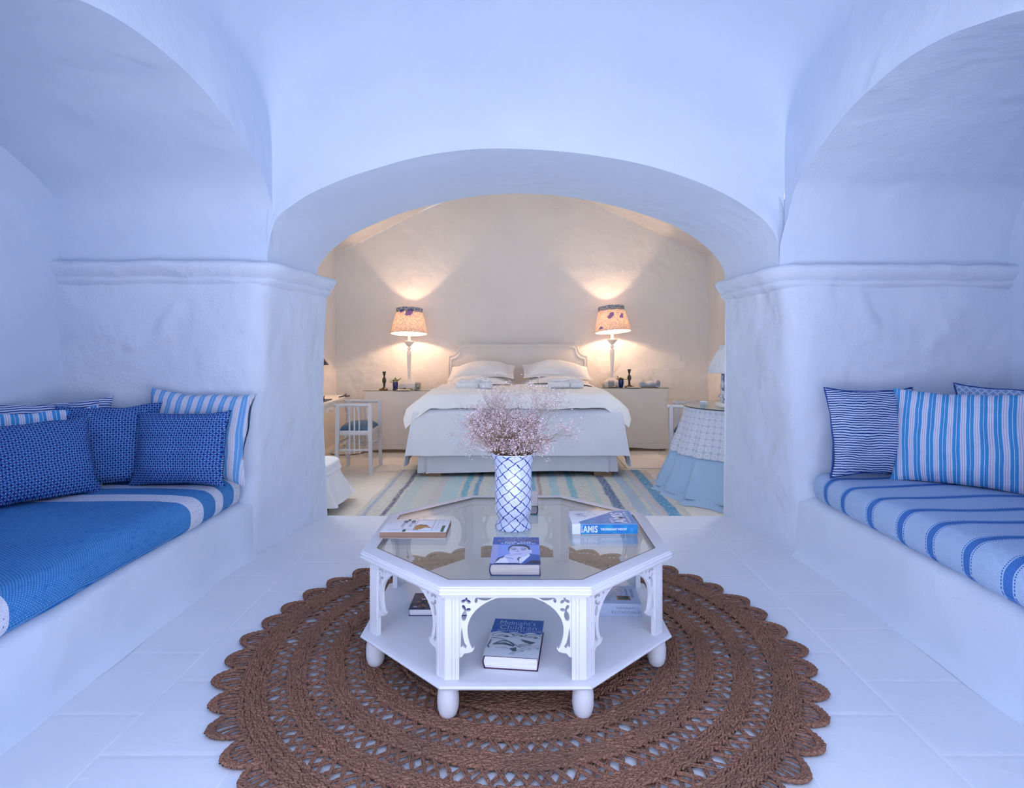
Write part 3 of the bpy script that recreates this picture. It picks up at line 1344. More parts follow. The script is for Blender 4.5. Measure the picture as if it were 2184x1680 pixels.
fv, ff = curve_fill(fret_loops(), .012)
nfv = len(fv)
fv = fv + [(-x, y, z) for x, y, z in fv]
ff = ff + [[i + nfv for i in q][::-1] for q in ff]
for k in range(8):
    na = k * PI / 4
    rm = Matrix.Rotation(na, 4, 'Z') @ Matrix.Translation((.541, 0, 0)) @ Matrix(((0, 0, 1, 0), (1, 0, 0, 0), (0, 1, 0, 0), (0, 0, 0, 1)))
    p_ = MB().add(fv, ff).xf(rm)
    p_.build('fretwork_panel', WOODW, ct, smooth=False)


# ------------------------------------------------------------------ books
def text_mesh(txt, size, sx=1.0, bold=0.0, shear=0.0, spacing=1.0, align='LEFT'):
    cu = bpy.data.curves.new('tmp', 'FONT')
    cu.body = txt
    cu.size = size
    cu.offset = bold
    cu.shear = shear
    cu.space_character = spacing
    cu.align_x = align
    cu.resolution_u = 3
    ob = bpy.data.objects.new('tmp', cu)
    COL.objects.link(ob)
    dg = bpy.context.evaluated_depsgraph_get()
    dg.update()
    me = ob.evaluated_get(dg).to_mesh()
    vs = [(v.co.x * sx, v.co.y, 0) for v in me.vertices]
    fs = [list(p.vertices) for p in me.polygons]
    ob.evaluated_get(dg).to_mesh_clear()
    bpy.data.objects.remove(ob)
    bpy.data.curves.remove(cu)
    return vs, fs


class Print(MB):
    """flat printing laid on a cover; layers are a few hundredths of a millimetre apart"""
    def __init__(s, z):
        super().__init__()
        s.z, s.k = z, 0

    def lay(s):
        s.k += 1
        return s.z + .00012 * s.k

    def poly(s, pts, mi):
        z = s.lay()
        vs, fs = curve_fill([pts], 0)
        return s.add([(x, y, z) for x, y, _ in vs], fs, mi)

    def rect(s, x0, y0, x1, y1, mi):
        z = s.lay()
        return s.add([(x0, y0, z), (x1, y0, z), (x1, y1, z), (x0, y1, z)], [(0, 1, 2, 3)], mi)

    def ell(s, cx, cy, rx, ry, mi, a0=0, a1=2 * PI, n_=24):
        z = s.lay()
        vs = [(cx + rx * math.cos(a0 + (a1 - a0) * i / n_), cy + ry * math.sin(a0 + (a1 - a0) * i / n_), z) for i in range(n_)]
        return s.add(vs, [list(range(n_))], mi)

    def line(s, pts, wd, mi):
        z = s.lay()
        pts = [Vector((p[0], p[1])) for p in pts]
        vs, fs = [], []
        for i, p in enumerate(pts):
            d = (pts[min(i + 1, len(pts) - 1)] - pts[max(i - 1, 0)]).normalized()
            nn = Vector((-d.y, d.x)) * wd / 2
            vs += [(p.x + nn.x, p.y + nn.y, z), (p.x - nn.x, p.y - nn.y, z)]
        for i in range(len(pts) - 1):
            fs.append((2 * i, 2 * i + 1, 2 * i + 3, 2 * i + 2))
        return s.add(vs, fs, mi)

    def text(s, txt, x, y, size, mi, sx=1.0, bold=0, rot=0.0, align='LEFT', shear=0, spacing=1.0):
        z = s.lay()
        vs, fs = text_mesh(txt, size, sx, bold, shear, spacing, align)
        c_, s_ = math.cos(rot), math.sin(rot)
        return s.add([(x + a * c_ - b * s_, y + a * s_ + b * c_, z) for a, b, _ in vs], fs, mi)


def book(label, loc, rz, wd, ln, th, cov, spine, hard=True, pages=PAPER, sp_w=.0, group='books on the coffee table'):
    """lies flat; wd along x, ln along y; spine is one of 'L','R','F','B' (sides) """
    t = thing('book', label, 'book', loc, rz, group)
    ct_ = .0028 if hard else .0010
    ov = .004 if hard else 0
    cv = MB()
    hx, hy = wd / 2, ln / 2
    cv.box(-hx, -hy, 0, hx, hy, ct_, 0, ct_ * .3)
    cv.box(-hx, -hy, th - ct_, hx, hy, th, 0, ct_ * .3)
    k = 8
    rs = th / 2
    bulge = .006 if hard else .0004
    if spine in 'LR':
        sg = -1 if spine == 'L' else 1
        cv.grid(lambda a, b: (sg * (hx - .001 + bulge * math.sin(PI * b)), -hy + ln * a, ct_ * .3 + (th - ct_ * .6) * b), 1, 8)
        cv.grid(lambda a, b: (sg * (hx - .004 + bulge * math.sin(PI * b)), -hy + ln * a, ct_ * .3 + (th - ct_ * .6) * b), 1, 8)
        for yy in (-hy, hy):
            cv.grid(lambda a, b: (sg * (hx - .001 - .003 * a + bulge * math.sin(PI * b)), yy, ct_ * .3 + (th - ct_ * .6) * b), 1, 8)
    else:
        sg = -1 if spine == 'F' else 1
        cv.grid(lambda a, b: (-hx + wd * a, sg * (hy - .0005 + bulge * math.sin(PI * b)), ct_ * .3 + (th - ct_ * .6) * b), 1, 8)
    cv.build('cover', cov, t, sharp=.6)
    pg = MB()
    x0, x1, y0, y1 = -hx + ov, hx - ov, -hy + ov, hy - ov
    if spine == 'L':
        x0 = -hx - (bulge * .6 if hard else 0) + .002
    if spine == 'R':
        x1 = hx + (bulge * .6 if hard else 0) - .002
    if spine == 'F':
        y0 = -hy + .003
    if spine == 'B':
        y1 = hy - .003
    if hard and spine in 'LR':
        sg = -1 if spine == 'L' else 1
        poly = []
        for i in range(9):
            b = i / 8
            poly.append((sg * (hx - .005 + bulge * math.sin(PI * b)), ct_ + (th - 2 * ct_) * b))
        poly += [(-sg * (hx - ov), th - ct_), (-sg * (hx - ov), ct_)]
        vs = [(x, y, z) for y in (y0, y1) for x, z in poly]
        m0 = len(poly)
        fs = [list(range(m0)), list(range(2 * m0 - 1, m0 - 1, -1))] + [(i, (i + 1) % m0, m0 + (i + 1) % m0, m0 + i) for i in range(m0)]
        pg.add(vs, fs)
    else:
        pg.box(x0, y0, ct_, x1, y1, th - ct_)
    pg.build('pages', pages, t, smooth=False)
    return t


def pagem(name, c1, c2):
    m = M(name, c1, .8, .1)
    m.setcol(m.mix(m.noise(6, stretch=(1, 1, 120)).smooth(.35, .65), c1, c2))
    return m.m


PAGW = pagem('white pages', A(.72, .70, .72), A(.60, .58, .60))
PAGT = pagem('tan pages', A(.38, .24, .17), A(.28, .17, .12))
PAGG = pagem('grey pages', A(.40, .36, .36), A(.32, .29, .30))
JB = plain('jacket blue', A(.0, .085, .36), .3, .5)
JB2 = plain('jacket sky blue', A(.10, .27, .74), .3, .5)
JB3 = plain('jacket violet blue', A(.20, .30, .72), .3, .5)
JW = plain('jacket white', A(.78, .80, .85), .3, .5)
JP = plain('jacket pale grey', A(.55, .60, .66), .3, .5)
JNAVY = plain('navy board', A(.012, .03, .12), .4, .4)
JMAR = plain('maroon board', A(.055, .015, .05), .5, .3)
JSK = plain('photo pale tone', A(.58, .58, .76), .35, .4)
JSK2 = plain('photo mid tone', A(.33, .36, .62), .35, .4)
JDK = plain('photo dark tone', A(.015, .02, .07), .35, .4)
JTAN = plain('foil copper lettering', A(.42, .22, .18), .35, .5)
JLINE = plain('drawing ink', A(.05, .10, .14), .5, .3)
JAMIS = M('swimming pool blue', A(.01, .26, .72), .3, .5)
JAMIS.setcol(JAMIS.mix(JAMIS.noise(30, detail=3).smooth(.45, .65), A(.0, .17, .52), A(.005, .30, .55)))
JAMIS = JAMIS.m
JGREEN = plain('print green', A(.0, .13, .05), .4, .4)
JCOP = plain('print copper', A(.45, .20, .05), .35, .5)
JCOP2 = plain('print dark copper', A(.10, .035, .03), .35, .5)
JSILV = plain('silver blue jacket', A(.38, .45, .60), .3, .5)
JGOLD = plain('gilt frame print', A(.24, .12, .06), .4, .4)
JTEAL = plain('print deep teal', A(.01, .06, .08), .4, .4)
JGRY = plain('print grey', A(.16, .17, .24), .5, .3)
JPINK = plain('pale pink jacket', A(.66, .58, .62), .35, .4)
JDG = plain('dark green cloth', A(.01, .045, .06), .6, .3)
JRED = plain('print red', A(.40, .10, .07), .5, .3)
JORG = plain('print amber', A(.42, .17, .06), .5, .3)
JOLV = plain('print olive', A(.12, .13, .05), .5, .3)

# 1 novel on the lower shelf, front
b1 = book('thick hardback novel with blue and white drawn cover on the table shelf', (-.014, 2.14, .1442), math.radians(-6.5), .182, .272, .044, [JMAR], 'L', pages=PAGW)
p = Print(.044)
hx, hy = .092, .137
p.rect(-hx - .002, -hy, hx, hy, 0)
p.poly([(-hx - .002, .022)] + [(-hx + .184 * i / 40, .030 + .012 * abs(math.sin(i / 40 * PI * 3.2)) - .004) for i in range(41)] + [(hx, hy), (-hx - .002, hy)], 1)
p.text("Midnight's", -.072, .092, .048, 0, .70, -.0007)
p.text("Children", -.068, .057, .046, 0, .86, -.0007)
p.text("SALMAN RUSHDIE", -.072, .038, .021, 3, .95, -.0002)
# drawn heads: caps, brows, shades
for cx, cy, r1 in ((-.045, .005, .040), (.012, .012, .026), (.062, .003, .032)):
    p.line([(cx + r1 * math.cos(PI * i / 20), cy + r1 * .62 * math.sin(PI * i / 20)) for i in range(21)], .0022, 2)
    p.line([(cx - r1 * .5, cy + .002), (cx, cy + .006), (cx + r1 * .5, cy + .001)], .0022, 2)
    p.ell(cx + r1 * .3, cy - .004, r1 * .25, .0035, 2)
    p.line([(cx - r1, cy - .002), (cx + r1, cy - .006)], .0015, 2)
p.line([(-.085 + .11 * i / 20, -.012 - .065 * (i / 20) ** 2) for i in range(21)], .0028, 2)
p.line([(-.072 + .075 * i / 20, -.062 + .030 * math.sin(PI * i / 20)) for i in range(21)], .004, 2)
p.poly([(-.07, -.052), (-.03, -.046), (.004, -.064), (.0, -.070), (-.035, -.056), (-.068, -.060)], 2)
p.poly([(.02, -.016), (.075, -.036), (.055, -.048), (.03, -.030)], 2)
p.poly([(-.012, -.085), (.012, -.075), (.014, -.098), (.002, -.100)], 2)
p.line([(-.010 + .10 * i / 20, -.125 + .068 * math.sin(PI / 2 * i / 20)) for i in range(21)], .0016, 2)
p.line([(.002 + .088 * i / 20, -.125 + .055 * math.sin(PI / 2 * i / 20)) for i in range(21)], .0012, 2)
p.line([(-.083, -.03), (-.088, -.075), (-.080, -.085)], .004, 2)
p.line([(.018, -.060), (.035, -.052), (.058, -.058)], .003, 2)
p.line([(.02, -.066), (.045, -.064)], .003, 2)
p.line([(-.06, -.088), (-.035, -.080), (-.015, -.088)], .002, 2)
for x_, y_ in ((.03, -.098), (.055, -.088), (.08, -.078)):
    p.line([(x_, y_ + .006), (x_ + .008, y_ - .008)], .001, 2)
    p.line([(x_ - .004, y_ - .002), (x_ + .010, y_ + .002)], .001, 2)
p.build('cover_print', [JP, JB, JLINE, JSK], b1, smooth=False)

# 2 memoir on the glass, front
b2 = book('hardback with blue portrait photograph cover lying on the glass in front of the vase', (-.012, 2.142, TZ), math.radians(-.5), .168, .278, .040, [JNAVY], 'L', pages=PAGG)
p = Print(.040)
hx, hy = .084, .139
p.rect(-hx - .003, -hy + .002, hx, hy, 0)
p.rect(-hx - .003, .055, hx, hy, 1)
p.rect(-hx - .003, -hy + .002, -hx + .02, .055, 4)
p.text("DIRK", .004, .113, .023, 3, 1.75, .0002, align='CENTER', spacing=1.15)
p.text("BOGARDE", .004, .091, .024, 3, 1.25, .0002, align='CENTER', spacing=1.1)
p.text("FOR THE", .006, .0755, .0145, 5, 1.5, .0004, align='CENTER', spacing=1.15)
p.text("TIME BEING", .006, .061, .0145, 5, 1.5, .0004, align='CENTER', spacing=1.15)
# portrait of a dark-haired man in a jacket, chin on his hand
p.poly([(-.072, -.137), (-.062, -.085), (-.040, -.062), (-.01, -.05), (.045, -.045), (.084, -.055), (.084, -.137)], 6)
p.poly([(.030, -.040), (.060, -.052), (.084, -.056), (.084, -.110), (.055, -.105), (.030, -.137), (.018, -.137)], 1)
p.poly([(.012, -.090), (.044, -.040), (.050, -.060), (.018, -.137), (.006, -.137)], 5)
p.poly([(-.004, -.088), (.010, -.086), (.014, -.137), (-.002, -.137)], 6)
p.ell(.012, -.015, .037, .064, 7)
p.ell(.049, -.022, .007, .020, 7)
p.poly([(-.027, -.020), (-.029, .020), (-.018, .044), (.008, .053), (.034, .048), (.048, .028), (.050, -.004), (.044, -.004), (.038, .022), (.022, .032), (-.012, .032), (-.022, .018)], 6)
p.ell(-.008, -.004, .010, .0035, 6)
p.ell(.026, -.004, .010, .0035, 6)
p.line([(-.018, .008), (-.008, .012), (.002, .008)], .004, 6)
p.line([(.016, .008), (.026, .012), (.036, .007)], .004, 6)
p.poly([(.006, -.002), (.012, -.030), (.000, -.030)], 8)
p.line([(-.004, -.046), (.008, -.049), (.022, -.045)], .004, 8)
p.poly([(-.058, -.137), (-.044, -.085), (-.036, -.060), (-.016, -.045), (.006, -.050), (-.012, -.058), (.004, -.066), (.010, -.080), (.004, -.100), (.016, -.137)], 7)
p.poly([(-.070, -.137), (-.052, -.092), (-.034, -.085), (-.022, -.137)], 5)
p.line([(-.036, -.085), (-.020, -.090), (-.008, -.102)], .003, 6)
p.line([(-.030, -.062), (-.010, -.066)], .003, 8)
p.build('cover_print', [JB3, JB, JW, JTAN, JSK2, JW, JDK, JSK, JSK2], b2, smooth=False)

# 3 thick paperback, blue cover
b3 = book('thick blue and white paperback with spine towards the rug, on the glass', (.347, 2.545, TZ), math.radians(.8), .268, .195, .041, [JW], 'F', hard=False, pages=PAGW)
p = Print(.041)
hx, hy = .134, .0975
p.poly([(-hx + .034, -hy), (-hx + .030, -hy + .030), (.075, hy), (hx, hy), (hx, -hy)], 0)
p.text("MARTIN", .042, -.082, .020, 1, .9, .0003, rot=PI / 2)
p.text("AMIS", .094, -.083, .070, 1, .98, .0014, rot=PI / 2)
p.text("THE PREGNANT WIDOW", .114, -.080, .0165, 1, .82, .0003, rot=PI / 2)
for i in range(8):
    x_, y_ = random.uniform(-.05, .03), random.uniform(-.08, .03)
    p.line([(x_ + .005 * k, y_ + .004 * math.sin(k * 1.1 + i)) for k in range(5)], .0008, 2)
p.poly([(-.108, .045), (-.080, .052), (-.060, .048), (-.078, .042), (-.100, .030)], 3)
p.line([(-.10, .010), (-.08, .022), (-.06, .018), (-.045, .030)], .003, 3)
p.line([(-.095, .022), (-.07, .014)], .004, 3)
p.line([(-.05, .068), (-.03, .072)], .002, 3)
p.line([(-.03, .045), (-.02, .030), (-.03, .02)], .0025, 3)
p.line([(-.075, -.002), (-.06, .004)], .003, 3)
p.build('cover_print', [JAMIS, JW, JB2, JSK2], b3, smooth=False)
p = Print(0)
p.rect(-hx + .034, .0008, hx, .0402, 0)
p.text("MARTIN", -hx + .043, .006, .010, 1, .8, .0002, rot=PI / 2)
p.text("AMIS", -hx + .045, .0075, .037, 1, .74, .0009)
p.text("THE PREGNANT WIDOW", -.018, .0155, .0125, 1, .74, .0005)
p.ell(.108, .020, .0055, .0065, 2)
p.xf(Matrix.Translation((0, -hy - .0009, 0)) @ Matrix.Rotation(PI / 2, 4, 'X'))
p.build('spine_print', [JAMIS, JW, JB2], b3, smooth=False)

# 4 white book with green blocks
b4 = book('white paperback with green blocks and tan page edges on the left of the glass', (-.424, 2.477, TZ), math.radians(-.3), .264, .172, .026, [JW], 'B', hard=False, pages=PAGT)
p = Print(.026)
hx, hy = .132, .086
p.line([(-.005, -.066), (-.005, .080), (.070, .080), (.070, -.066), (-.005, -.066)], .002, 2)
p.poly([(-.004, -.058), (-.002, -.002), (.012, .012), (.040, .008), (.048, -.010), (.064, -.028), (.064, -.034), (.040, -.028), (.025, -.048), (.010, -.052)], 3)
p.poly([(-.003, -.010), (.012, .012), (.040, .008), (.050, -.006), (.030, -.002), (.010, .000)], 4)
p.poly([(.0, -.060), (.014, -.048), (.016, -.058)], 4)
p.line([(.040, -.020), (.066, -.034)], .0015, 5)
p.rect(-.048, .062, -.036, .086, 1)
p.rect(-.045, -.086, -.032, -.056, 1)
p.rect(.108, -.086, .120, -.004, 1)
for i, (x_, t_) in enumerate(((.078, "OPTION"), (.096, "VALUE"), (-.060, "FOREWORD"), (-.028, "SECOND"))):
    if x_ > 0:
        y0_ = -.06
        for k in range(5):
            p.line([(x_ + .004, y0_ + k * .028), (x_ + .012, y0_ + .003 + k * .028), (x_ + .012, y0_ + .016 + k * .028), (x_ + .004, y0_ + .018 + k * .028)], .0012, 5)
    else:
        for k in range(4):
            p.line([(x_ + .003 * k, -.03), (x_ + .003 * k, .03 - .01 * (k % 2))], .0009, 5)
        p.rect(x_ + .000, .034, x_ + .016, .060, 5)
p.line([(-.105, -.060), (-.085, -.066), (-.060, -.060), (-.012, -.058)], .006, 6)
p.build('cover_print', [JW, JGREEN, JNAVY, JCOP, JCOP2, JGRY, JPINK], b4, smooth=False)

# 5 photo-cover book on the shelf, left
b5 = book('hardback with dark town photo and blue cover on the left of the table shelf', (-.322, 2.482, .1442), 0, .244, .155, .028, [JNAVY], 'B', pages=PAGW)
p = Print(.028)
hx, hy = .122, .0775
p.rect(-hx, -hy, -.004, hy, 2)
p.rect(-.004, -hy, hx, hy, 0)
random.seed(11)
for i in range(46):
    x_, y_ = random.uniform(-hx + .006, -.016), random.uniform(-hy + .006, .035)
    w_, h_ = random.uniform(.004, .016), random.uniform(.004, .012)
    p.rect(x_, y_, x_ + w_, y_ + h_, random.choice((3, 3, 4, 5, 4, 5, 1, 2)))
p.build('cover_print', [JB, JSK, JDK, JORG, JGOLD, JOLV], b5, smooth=False)

# 6 silver-blue book on the shelf, right
b6 = book('silver blue novel with tiny gilt frame on its cover, right of the table shelf', (.372, 2.492, .1442), math.radians(-2.5), .238, .178, .051, [JSILV], 'F', hard=False, pages=PAGW)
p = Print(.051)
hx, hy = .119, .089
p.rect(.028, -.055, .082, -.012, 0)
p.rect(.036, -.046, .074, -.021, 1)
p.text("HANNAH", .078, -.005, .016, 2, .9, 0, rot=PI / 2)
p.text("ROTHSCHILD", .100, -.030, .016, 2, .9, 0, rot=PI / 2)
p.line([(-.02 + .014 * math.sin(i * .9) + .0025 * i, -.06 + .0042 * i) for i in range(34)], .0012, 3)
p.line([(.030, .055), (.052, .038), (.056, .015), (.044, -.006)], .0018, 2)
p.line([(-.045 + .012 * math.sin(i * 1.1) + .001 * i, -.055 + .005 * i) for i in range(24)], .001, 3)
p.build('cover_print', [JGOLD, JTEAL, JGRY, JLINE], b6, smooth=False)
p = Print(0)
p.text("HANNAH", .018, .029, .0135, 0, 1.15, 0, spacing=1.2)
p.text("ROTHSCHILD", .000, .012, .0145, 0, 1.15, 0, spacing=1.2)
p.text("of Love", -.080, .014, .020, 1, 1.0, 0, shear=.3)
p.line([(.098, .030), (.104, .034), (.110, .028), (.104, .020), (.112, .012)], .0016, 0)
p.xf(Matrix.Translation((0, -hy - .0009, 0)) @ Matrix.Rotation(PI / 2, 4, 'X'))
p.build('spine_print', [JGRY, JP], b6, smooth=False)

# 7 book behind the vase
b7 = book('pale pink jacketed hardback half hidden behind the vase on the glass', (-.006, 2.868, TZ), math.radians(-1), .178, .28, .039, [JDG], 'R', pages=PAGG)
p = Print(.039)
p.rect(-.089, -.139, .092, .139, 0)
for i in range(9):
    y_ = -.10 + i * .018
    p.line([(.038, y_), (.038, y_ + .011)], .014 if i % 2 else .010, 1 if i < 5 else 2)
p.line([(.060, -.1), (.060, .1)], .001, 2)
p.build('cover_print', [JPINK, JRED, JGRY], b7, smooth=False)

# ------------------------------------------------------------------ vase and dried flowers
VX, VY = -.026, 2.535
vz = thing('vase', 'tall flared porcelain vase with blue trellis pattern on the glass table', 'vase', (VX, VY, TZ))
outer = [(.0, 0), (.070, 0), (.0775, .003), (.0780, .008), (.0745, .018), (.069, .030), (.0655, .040), (.0675, .050), (.0735, .062), (.0765, .080), (.0775, .110), (.0775, .150),
         (.0775, .190), (.0775, .225), (.0780, .255), (.0800, .275), (.0850, .293), (.0920, .308), (.0965, .316)]
inner = [(.0945, .317), (.089, .305), (.080, .285), (.0745, .262), (.072, .22), (.072, .10), (.066, .06), (.0, .05)]


def vw(t, z):
    return 1 + .022 * math.cos(6 * t) * max(0, (z - .26) / .056)


v_ = MB()
v_.lathe(outer, 64, caps=False, wob=vw, uvs=1.0)
ob_v = v_.build('body', VASEM, vz, sharp=1.2)
v_ = MB()
v_.lathe([(.0965, .316), (.0962, .3185)] + inner, 64, caps=False, wob=vw)
ob_i = v_.build('rim', plain('white glaze', A(.70, .74, .84), .12, .6), vz, sharp=1.2)

fl = thing('dried_flower_bunch', 'bunch of dried pinkish gypsophila standing in the trellis vase', 'dried flowers', (VX, VY, TZ + .30))
random.seed(3)
stem_v, stem_f = MB(), None
blo = []


def seg_path(p, d, L, k, curl):
    pts = [p.copy()]
    d = d.normalized()
    for _ in range(k):
        d = (d + Vector((random.gauss(0, curl), random.gauss(0, curl), random.gauss(0, curl)))).normalized()
        p = p + d * (L / k)
        pts.append(p.copy())
    return pts, d


def spray(p, d, L, depth, r):
    pts, d2 = seg_path(p, d, L, 2, .10)
    stem_v.tube(pts, [r, r * .9, r * .75], 3, caps=False)
    if depth == 0:
        for _ in range(3):
            blo.append(pts[-1] + Vector((random.gauss(0, .0050), random.gauss(0, .0050), random.gauss(0, .0050))))
        return
    for _ in range(random.choice((2, 2, 3))):
        dd = (d2 + Vector((random.gauss(0, .45), random.gauss(0, .45), random.gauss(.05, .38)))).normalized()
        spray(pts[-1], dd, L * random.uniform(.55, .8), depth - 1, r * .75)


def stem(az, tilt, L, depth=3):
    rr = random.uniform(0, .055)
    a2 = az + random.gauss(0, .5)
    p = Vector((rr * math.cos(a2), rr * math.sin(a2), -.06))
    d = Vector((math.sin(tilt) * math.cos(az), math.sin(tilt) * math.sin(az), math.cos(tilt)))
    # leave the mouth first, then lean
    q = Vector((p.x * .9 + d.x * .045, p.y * .9 + d.y * .045, .022))
    e = q + d * (L * .5)
    stem_v.tube([p, q, e], [.0007, .0006, .0005], 4, caps=False)
    for _ in range(random.choice((2, 3, 3))):
        dd = (d + Vector((random.gauss(0, .3), random.gauss(0, .3), random.gauss(.05, .25)))).normalized()
        spray(e - d * random.uniform(0, L * .22), dd, L * random.uniform(.20, .32), depth - 1, .00042)


for i in range(150):
    az = random.uniform(0, 2 * PI)
    tl = abs(random.gauss(.55, .42))
    L = random.uniform(.10, .195) * (1.0 if tl < 1.0 else .8)
    stem(az, min(tl, 1.35), L)
for i in range(45):      # the bunch leans and spreads to the left
    stem(PI + random.gauss(0, .55), random.uniform(.55, 1.1), random.uniform(.16, .245))
for i in range(15):      # tall loose sprays
    stem(PI + random.gauss(0, .4), random.uniform(.12, .5), random.uniform(.24, .31))
for i in range(14):
    stem(random.gauss(0, .4), random.uniform(.35, .62), random.uniform(.26, .33))
for i in range(5):
    stem(random.gauss(0, .5), random.uniform(.85, 1.25), random.uniform(.20, .27))
for i in range(3):
    stem(PI + random.gauss(0, .3), random.uniform(1.35, 1.75), random.uniform(.14, .2), 2)
for i in range(150):     # dense low stems round the mouth
    stem(random.uniform(0, 2 * PI), abs(random.gauss(.75, .4)), random.uniform(.04, .09), 2)
m = M('dried stem', A(.2, .13, .08), .8, .1)
m.setcol(m.mix(m.noise(60), A(.42, .29, .19), A(.24, .15, .10)))
so = stem_v.build('stems', m.m, fl)
so['kind'] = 'stuff'
bp = np.array([b[:] for b in blo])
# each blossom: a faceted puff of two crossed spindles
ico = bmesh.new()
bmesh.ops.create_icosphere(ico, subdivisions=1, radius=1)
iv = np.array([v.co[:] for v in ico.verts])
if_ = np.array([[v.index for v in f_.verts] for f_ in ico.faces])
ico.free()
nb = len(bp)
sz = rng.uniform(.0011, .0030, nb)
V = bp[:, None] + iv[None] * sz[:, None, None] * np.array([1, 1, .8])
V = V + rng.normal(0, .0004, V.shape)
F = (if_[None] + (np.arange(nb) * len(iv))[:, None, None]).reshape(-1, 3)
m = M('dried blossom', A(.55, .48, .58), .85, .1)
m.setcol(m.mix(m.noise(95, detail=1).smooth(.34, .60), A(.46, .28, .27), A(.80, .67, .71)))
bo = np_obj('blossoms', V.reshape(-1, 3), F, m.m, fl, smooth=False)
bo['kind'] = 'stuff'


# ------------------------------------------------------------------ cushions and throws
def cushion(name, w_, h_, t_, mat, label, cat, base, yaw, lean, roll=0.0, seed=0, pinch=.10, flange=0.0, group=None, pipe=None, sag=.0, expo=2.2):
    """stands on its lower edge at base; local x = width, z = height, y = thickness (front towards -y)"""
    t = thing(name, label, cat, base, 0, group)
    t.rotation_euler = (lean, roll, yaw)
    mb = MB()
    N = 26
    def outline(a, b):
        u, v = a * 2 - 1, b * 2 - 1
        u, v = math.sin(u * PI / 2) * .5 + u * .5, math.sin(v * PI / 2) * .5 + v * .5
        fx = 1 - pinch * (1 - abs(v) ** 2.6) * abs(u) ** 2.2 * (1 + .5 * noise.noise(Vector((v * 2, seed, u))))
        fz = 1 - pinch * (1 - abs(u) ** 2.6) * abs(v) ** 2.2 * (1 + .5 * noise.noise(Vector((u * 2, seed + 5, v))))
        x = w_ / 2 * u * fx
        z = h_ / 2 * v * fz
        k = max(0, 1 - abs(u) ** expo) * max(0, 1 - abs(v) ** expo)
        return u, v, x, z, k ** .55
    for side in (-1, 1):
        def fn(a, b):
            u, v, x, z, k = outline(a, b)
            q = Vector((x * 5 + seed * 3.1, z * 5, side * 2 + seed))
            wr = noise.noise(q) * .30 + noise.noise(q * 2.7) * .16
            an_ = math.atan2(1 - abs(v), 1 - abs(u))
            rad_ = math.hypot(1 - abs(u), 1 - abs(v))
            crease = .16 * math.sin(an_ * 13 + seed * 2 + u) * math.exp(-rad_ * 2.2) + .10 * noise.noise(Vector((u * 1.5 + seed, v * 7, side)))
            y = side * t_ / 2 * k * (1 + wr + crease) - side * .0
            zz = z + h_ / 2 - sag * (1 - v) * .5 * abs(u) ** 2
            return (x + .010 * noise.noise(q * .7), y + .012 * noise.noise(Vector((x * 4, z * 4, seed))), zz)
        def uvf(a, b):
            u, v, x, z, k = outline(a, b)
            return (x + 3 + seed * .013, z + 3)
        g = MB().grid(fn, N, N, 0, uvf)
        if side > 0:
            g.f = [q[::-1] for q in g.f]
        mb.add(g.v, g.f, 0, g.uv)
        if side < 0:
            front = fn
    mb.build('cover', mat, t, weld=.0004, sharp=1.4)
    if pipe:
        pts = []
        for i in range(20):
            pts.append(front(i / 20, 0))
        for i in range(20):
            pts.append(front(1, i / 20))
        for i in range(20):
            pts.append(front(1 - i / 20, 1))
        for i in range(20):
            pts.append(front(0, 1 - i / 20))
        pm = MB().tube(pts, .0045, 6, closed=True)
        po_ = pm.build('piping', pipe, t)
        po_['label'] = 'corded piping'
    return t


def throw(name, label, mat, x_front, x_back, y0, y1, z0, z1, sg):
    t = thing(name, label, 'mattress', ((x_front + x_back) / 2, (y0 + y1) / 2, z0))
    cx, cy = (x_front + x_back) / 2, (y0 + y1) / 2
    def uvf(p):
        x, y, z = p[0] + cx, p[1] + cy, p[2] + z0
        return (y, 5 + sg * -(x - x_front) + (z1 - z))
    def jig(o):
        x, y, z = o[0] + cx, o[1] + cy, o[2] + z0
        top = max(0, min(1, (z - z0) / (z1 - z0)))
        d = .012 * nz((x * 2.5, y * 2.5, 1)) * top
        wv = .010 * nz((y * 4, z * 2, 8)) + .006 * math.sin(y * 7)
        edge = max(0, 1 - abs(x - x_front) / .12)
        return (-sg * wv * edge - sg * .012 * edge * math.sin(PI * top), 0, d - .010 * edge * top)
    mb = MB()
    mb.rbox((0, 0, (z1 - z0) / 2), (abs(x_front - x_back) / 2, (y1 - y0) / 2, (z1 - z0) / 2), .055, (24, 44, 3), 0, uvf, jig)
    mb.build('throw_cover', mat, t, weld=.0004, sharp=1.5)
    return t


tl_ = throw('bench_mattress', 'long bench mattress under a deep blue woven throw with white bands', THROWL, -1.565, -2.60, 1.42, 3.40, .331, .492, -1)
tr_ = throw('bench_mattress', 'long bench mattress under a pale blue woven throw with blue stripes', THROWR, 1.63, 2.78, 1.42, 3.36, .363, .527, 1)
G1 = 'cushions on the left bench'
ZL = .488
cushion('cushion', .54, .41, .19, LOZ, 'big indigo lozenge print cushion cut off by the left picture edge', 'cushion', (-2.245, 2.80, ZL), math.radians(56), math.radians(-22), seed=1, group=G1)
cushion('cushion', .48, .44, .18, LOZ, 'indigo lozenge print cushion squeezed in the middle, between two of the same print', 'cushion', (-2.15, 3.13, ZL), math.radians(26), math.radians(-14), seed=2, group=G1)
cushion('cushion', .51, .40, .19, LOZ, 'small square indigo lozenge print cushion leaning on the faded ticking cushion', 'cushion', (-1.785, 3.13, ZL), math.radians(-1), math.radians(-10), seed=3, group=G1)
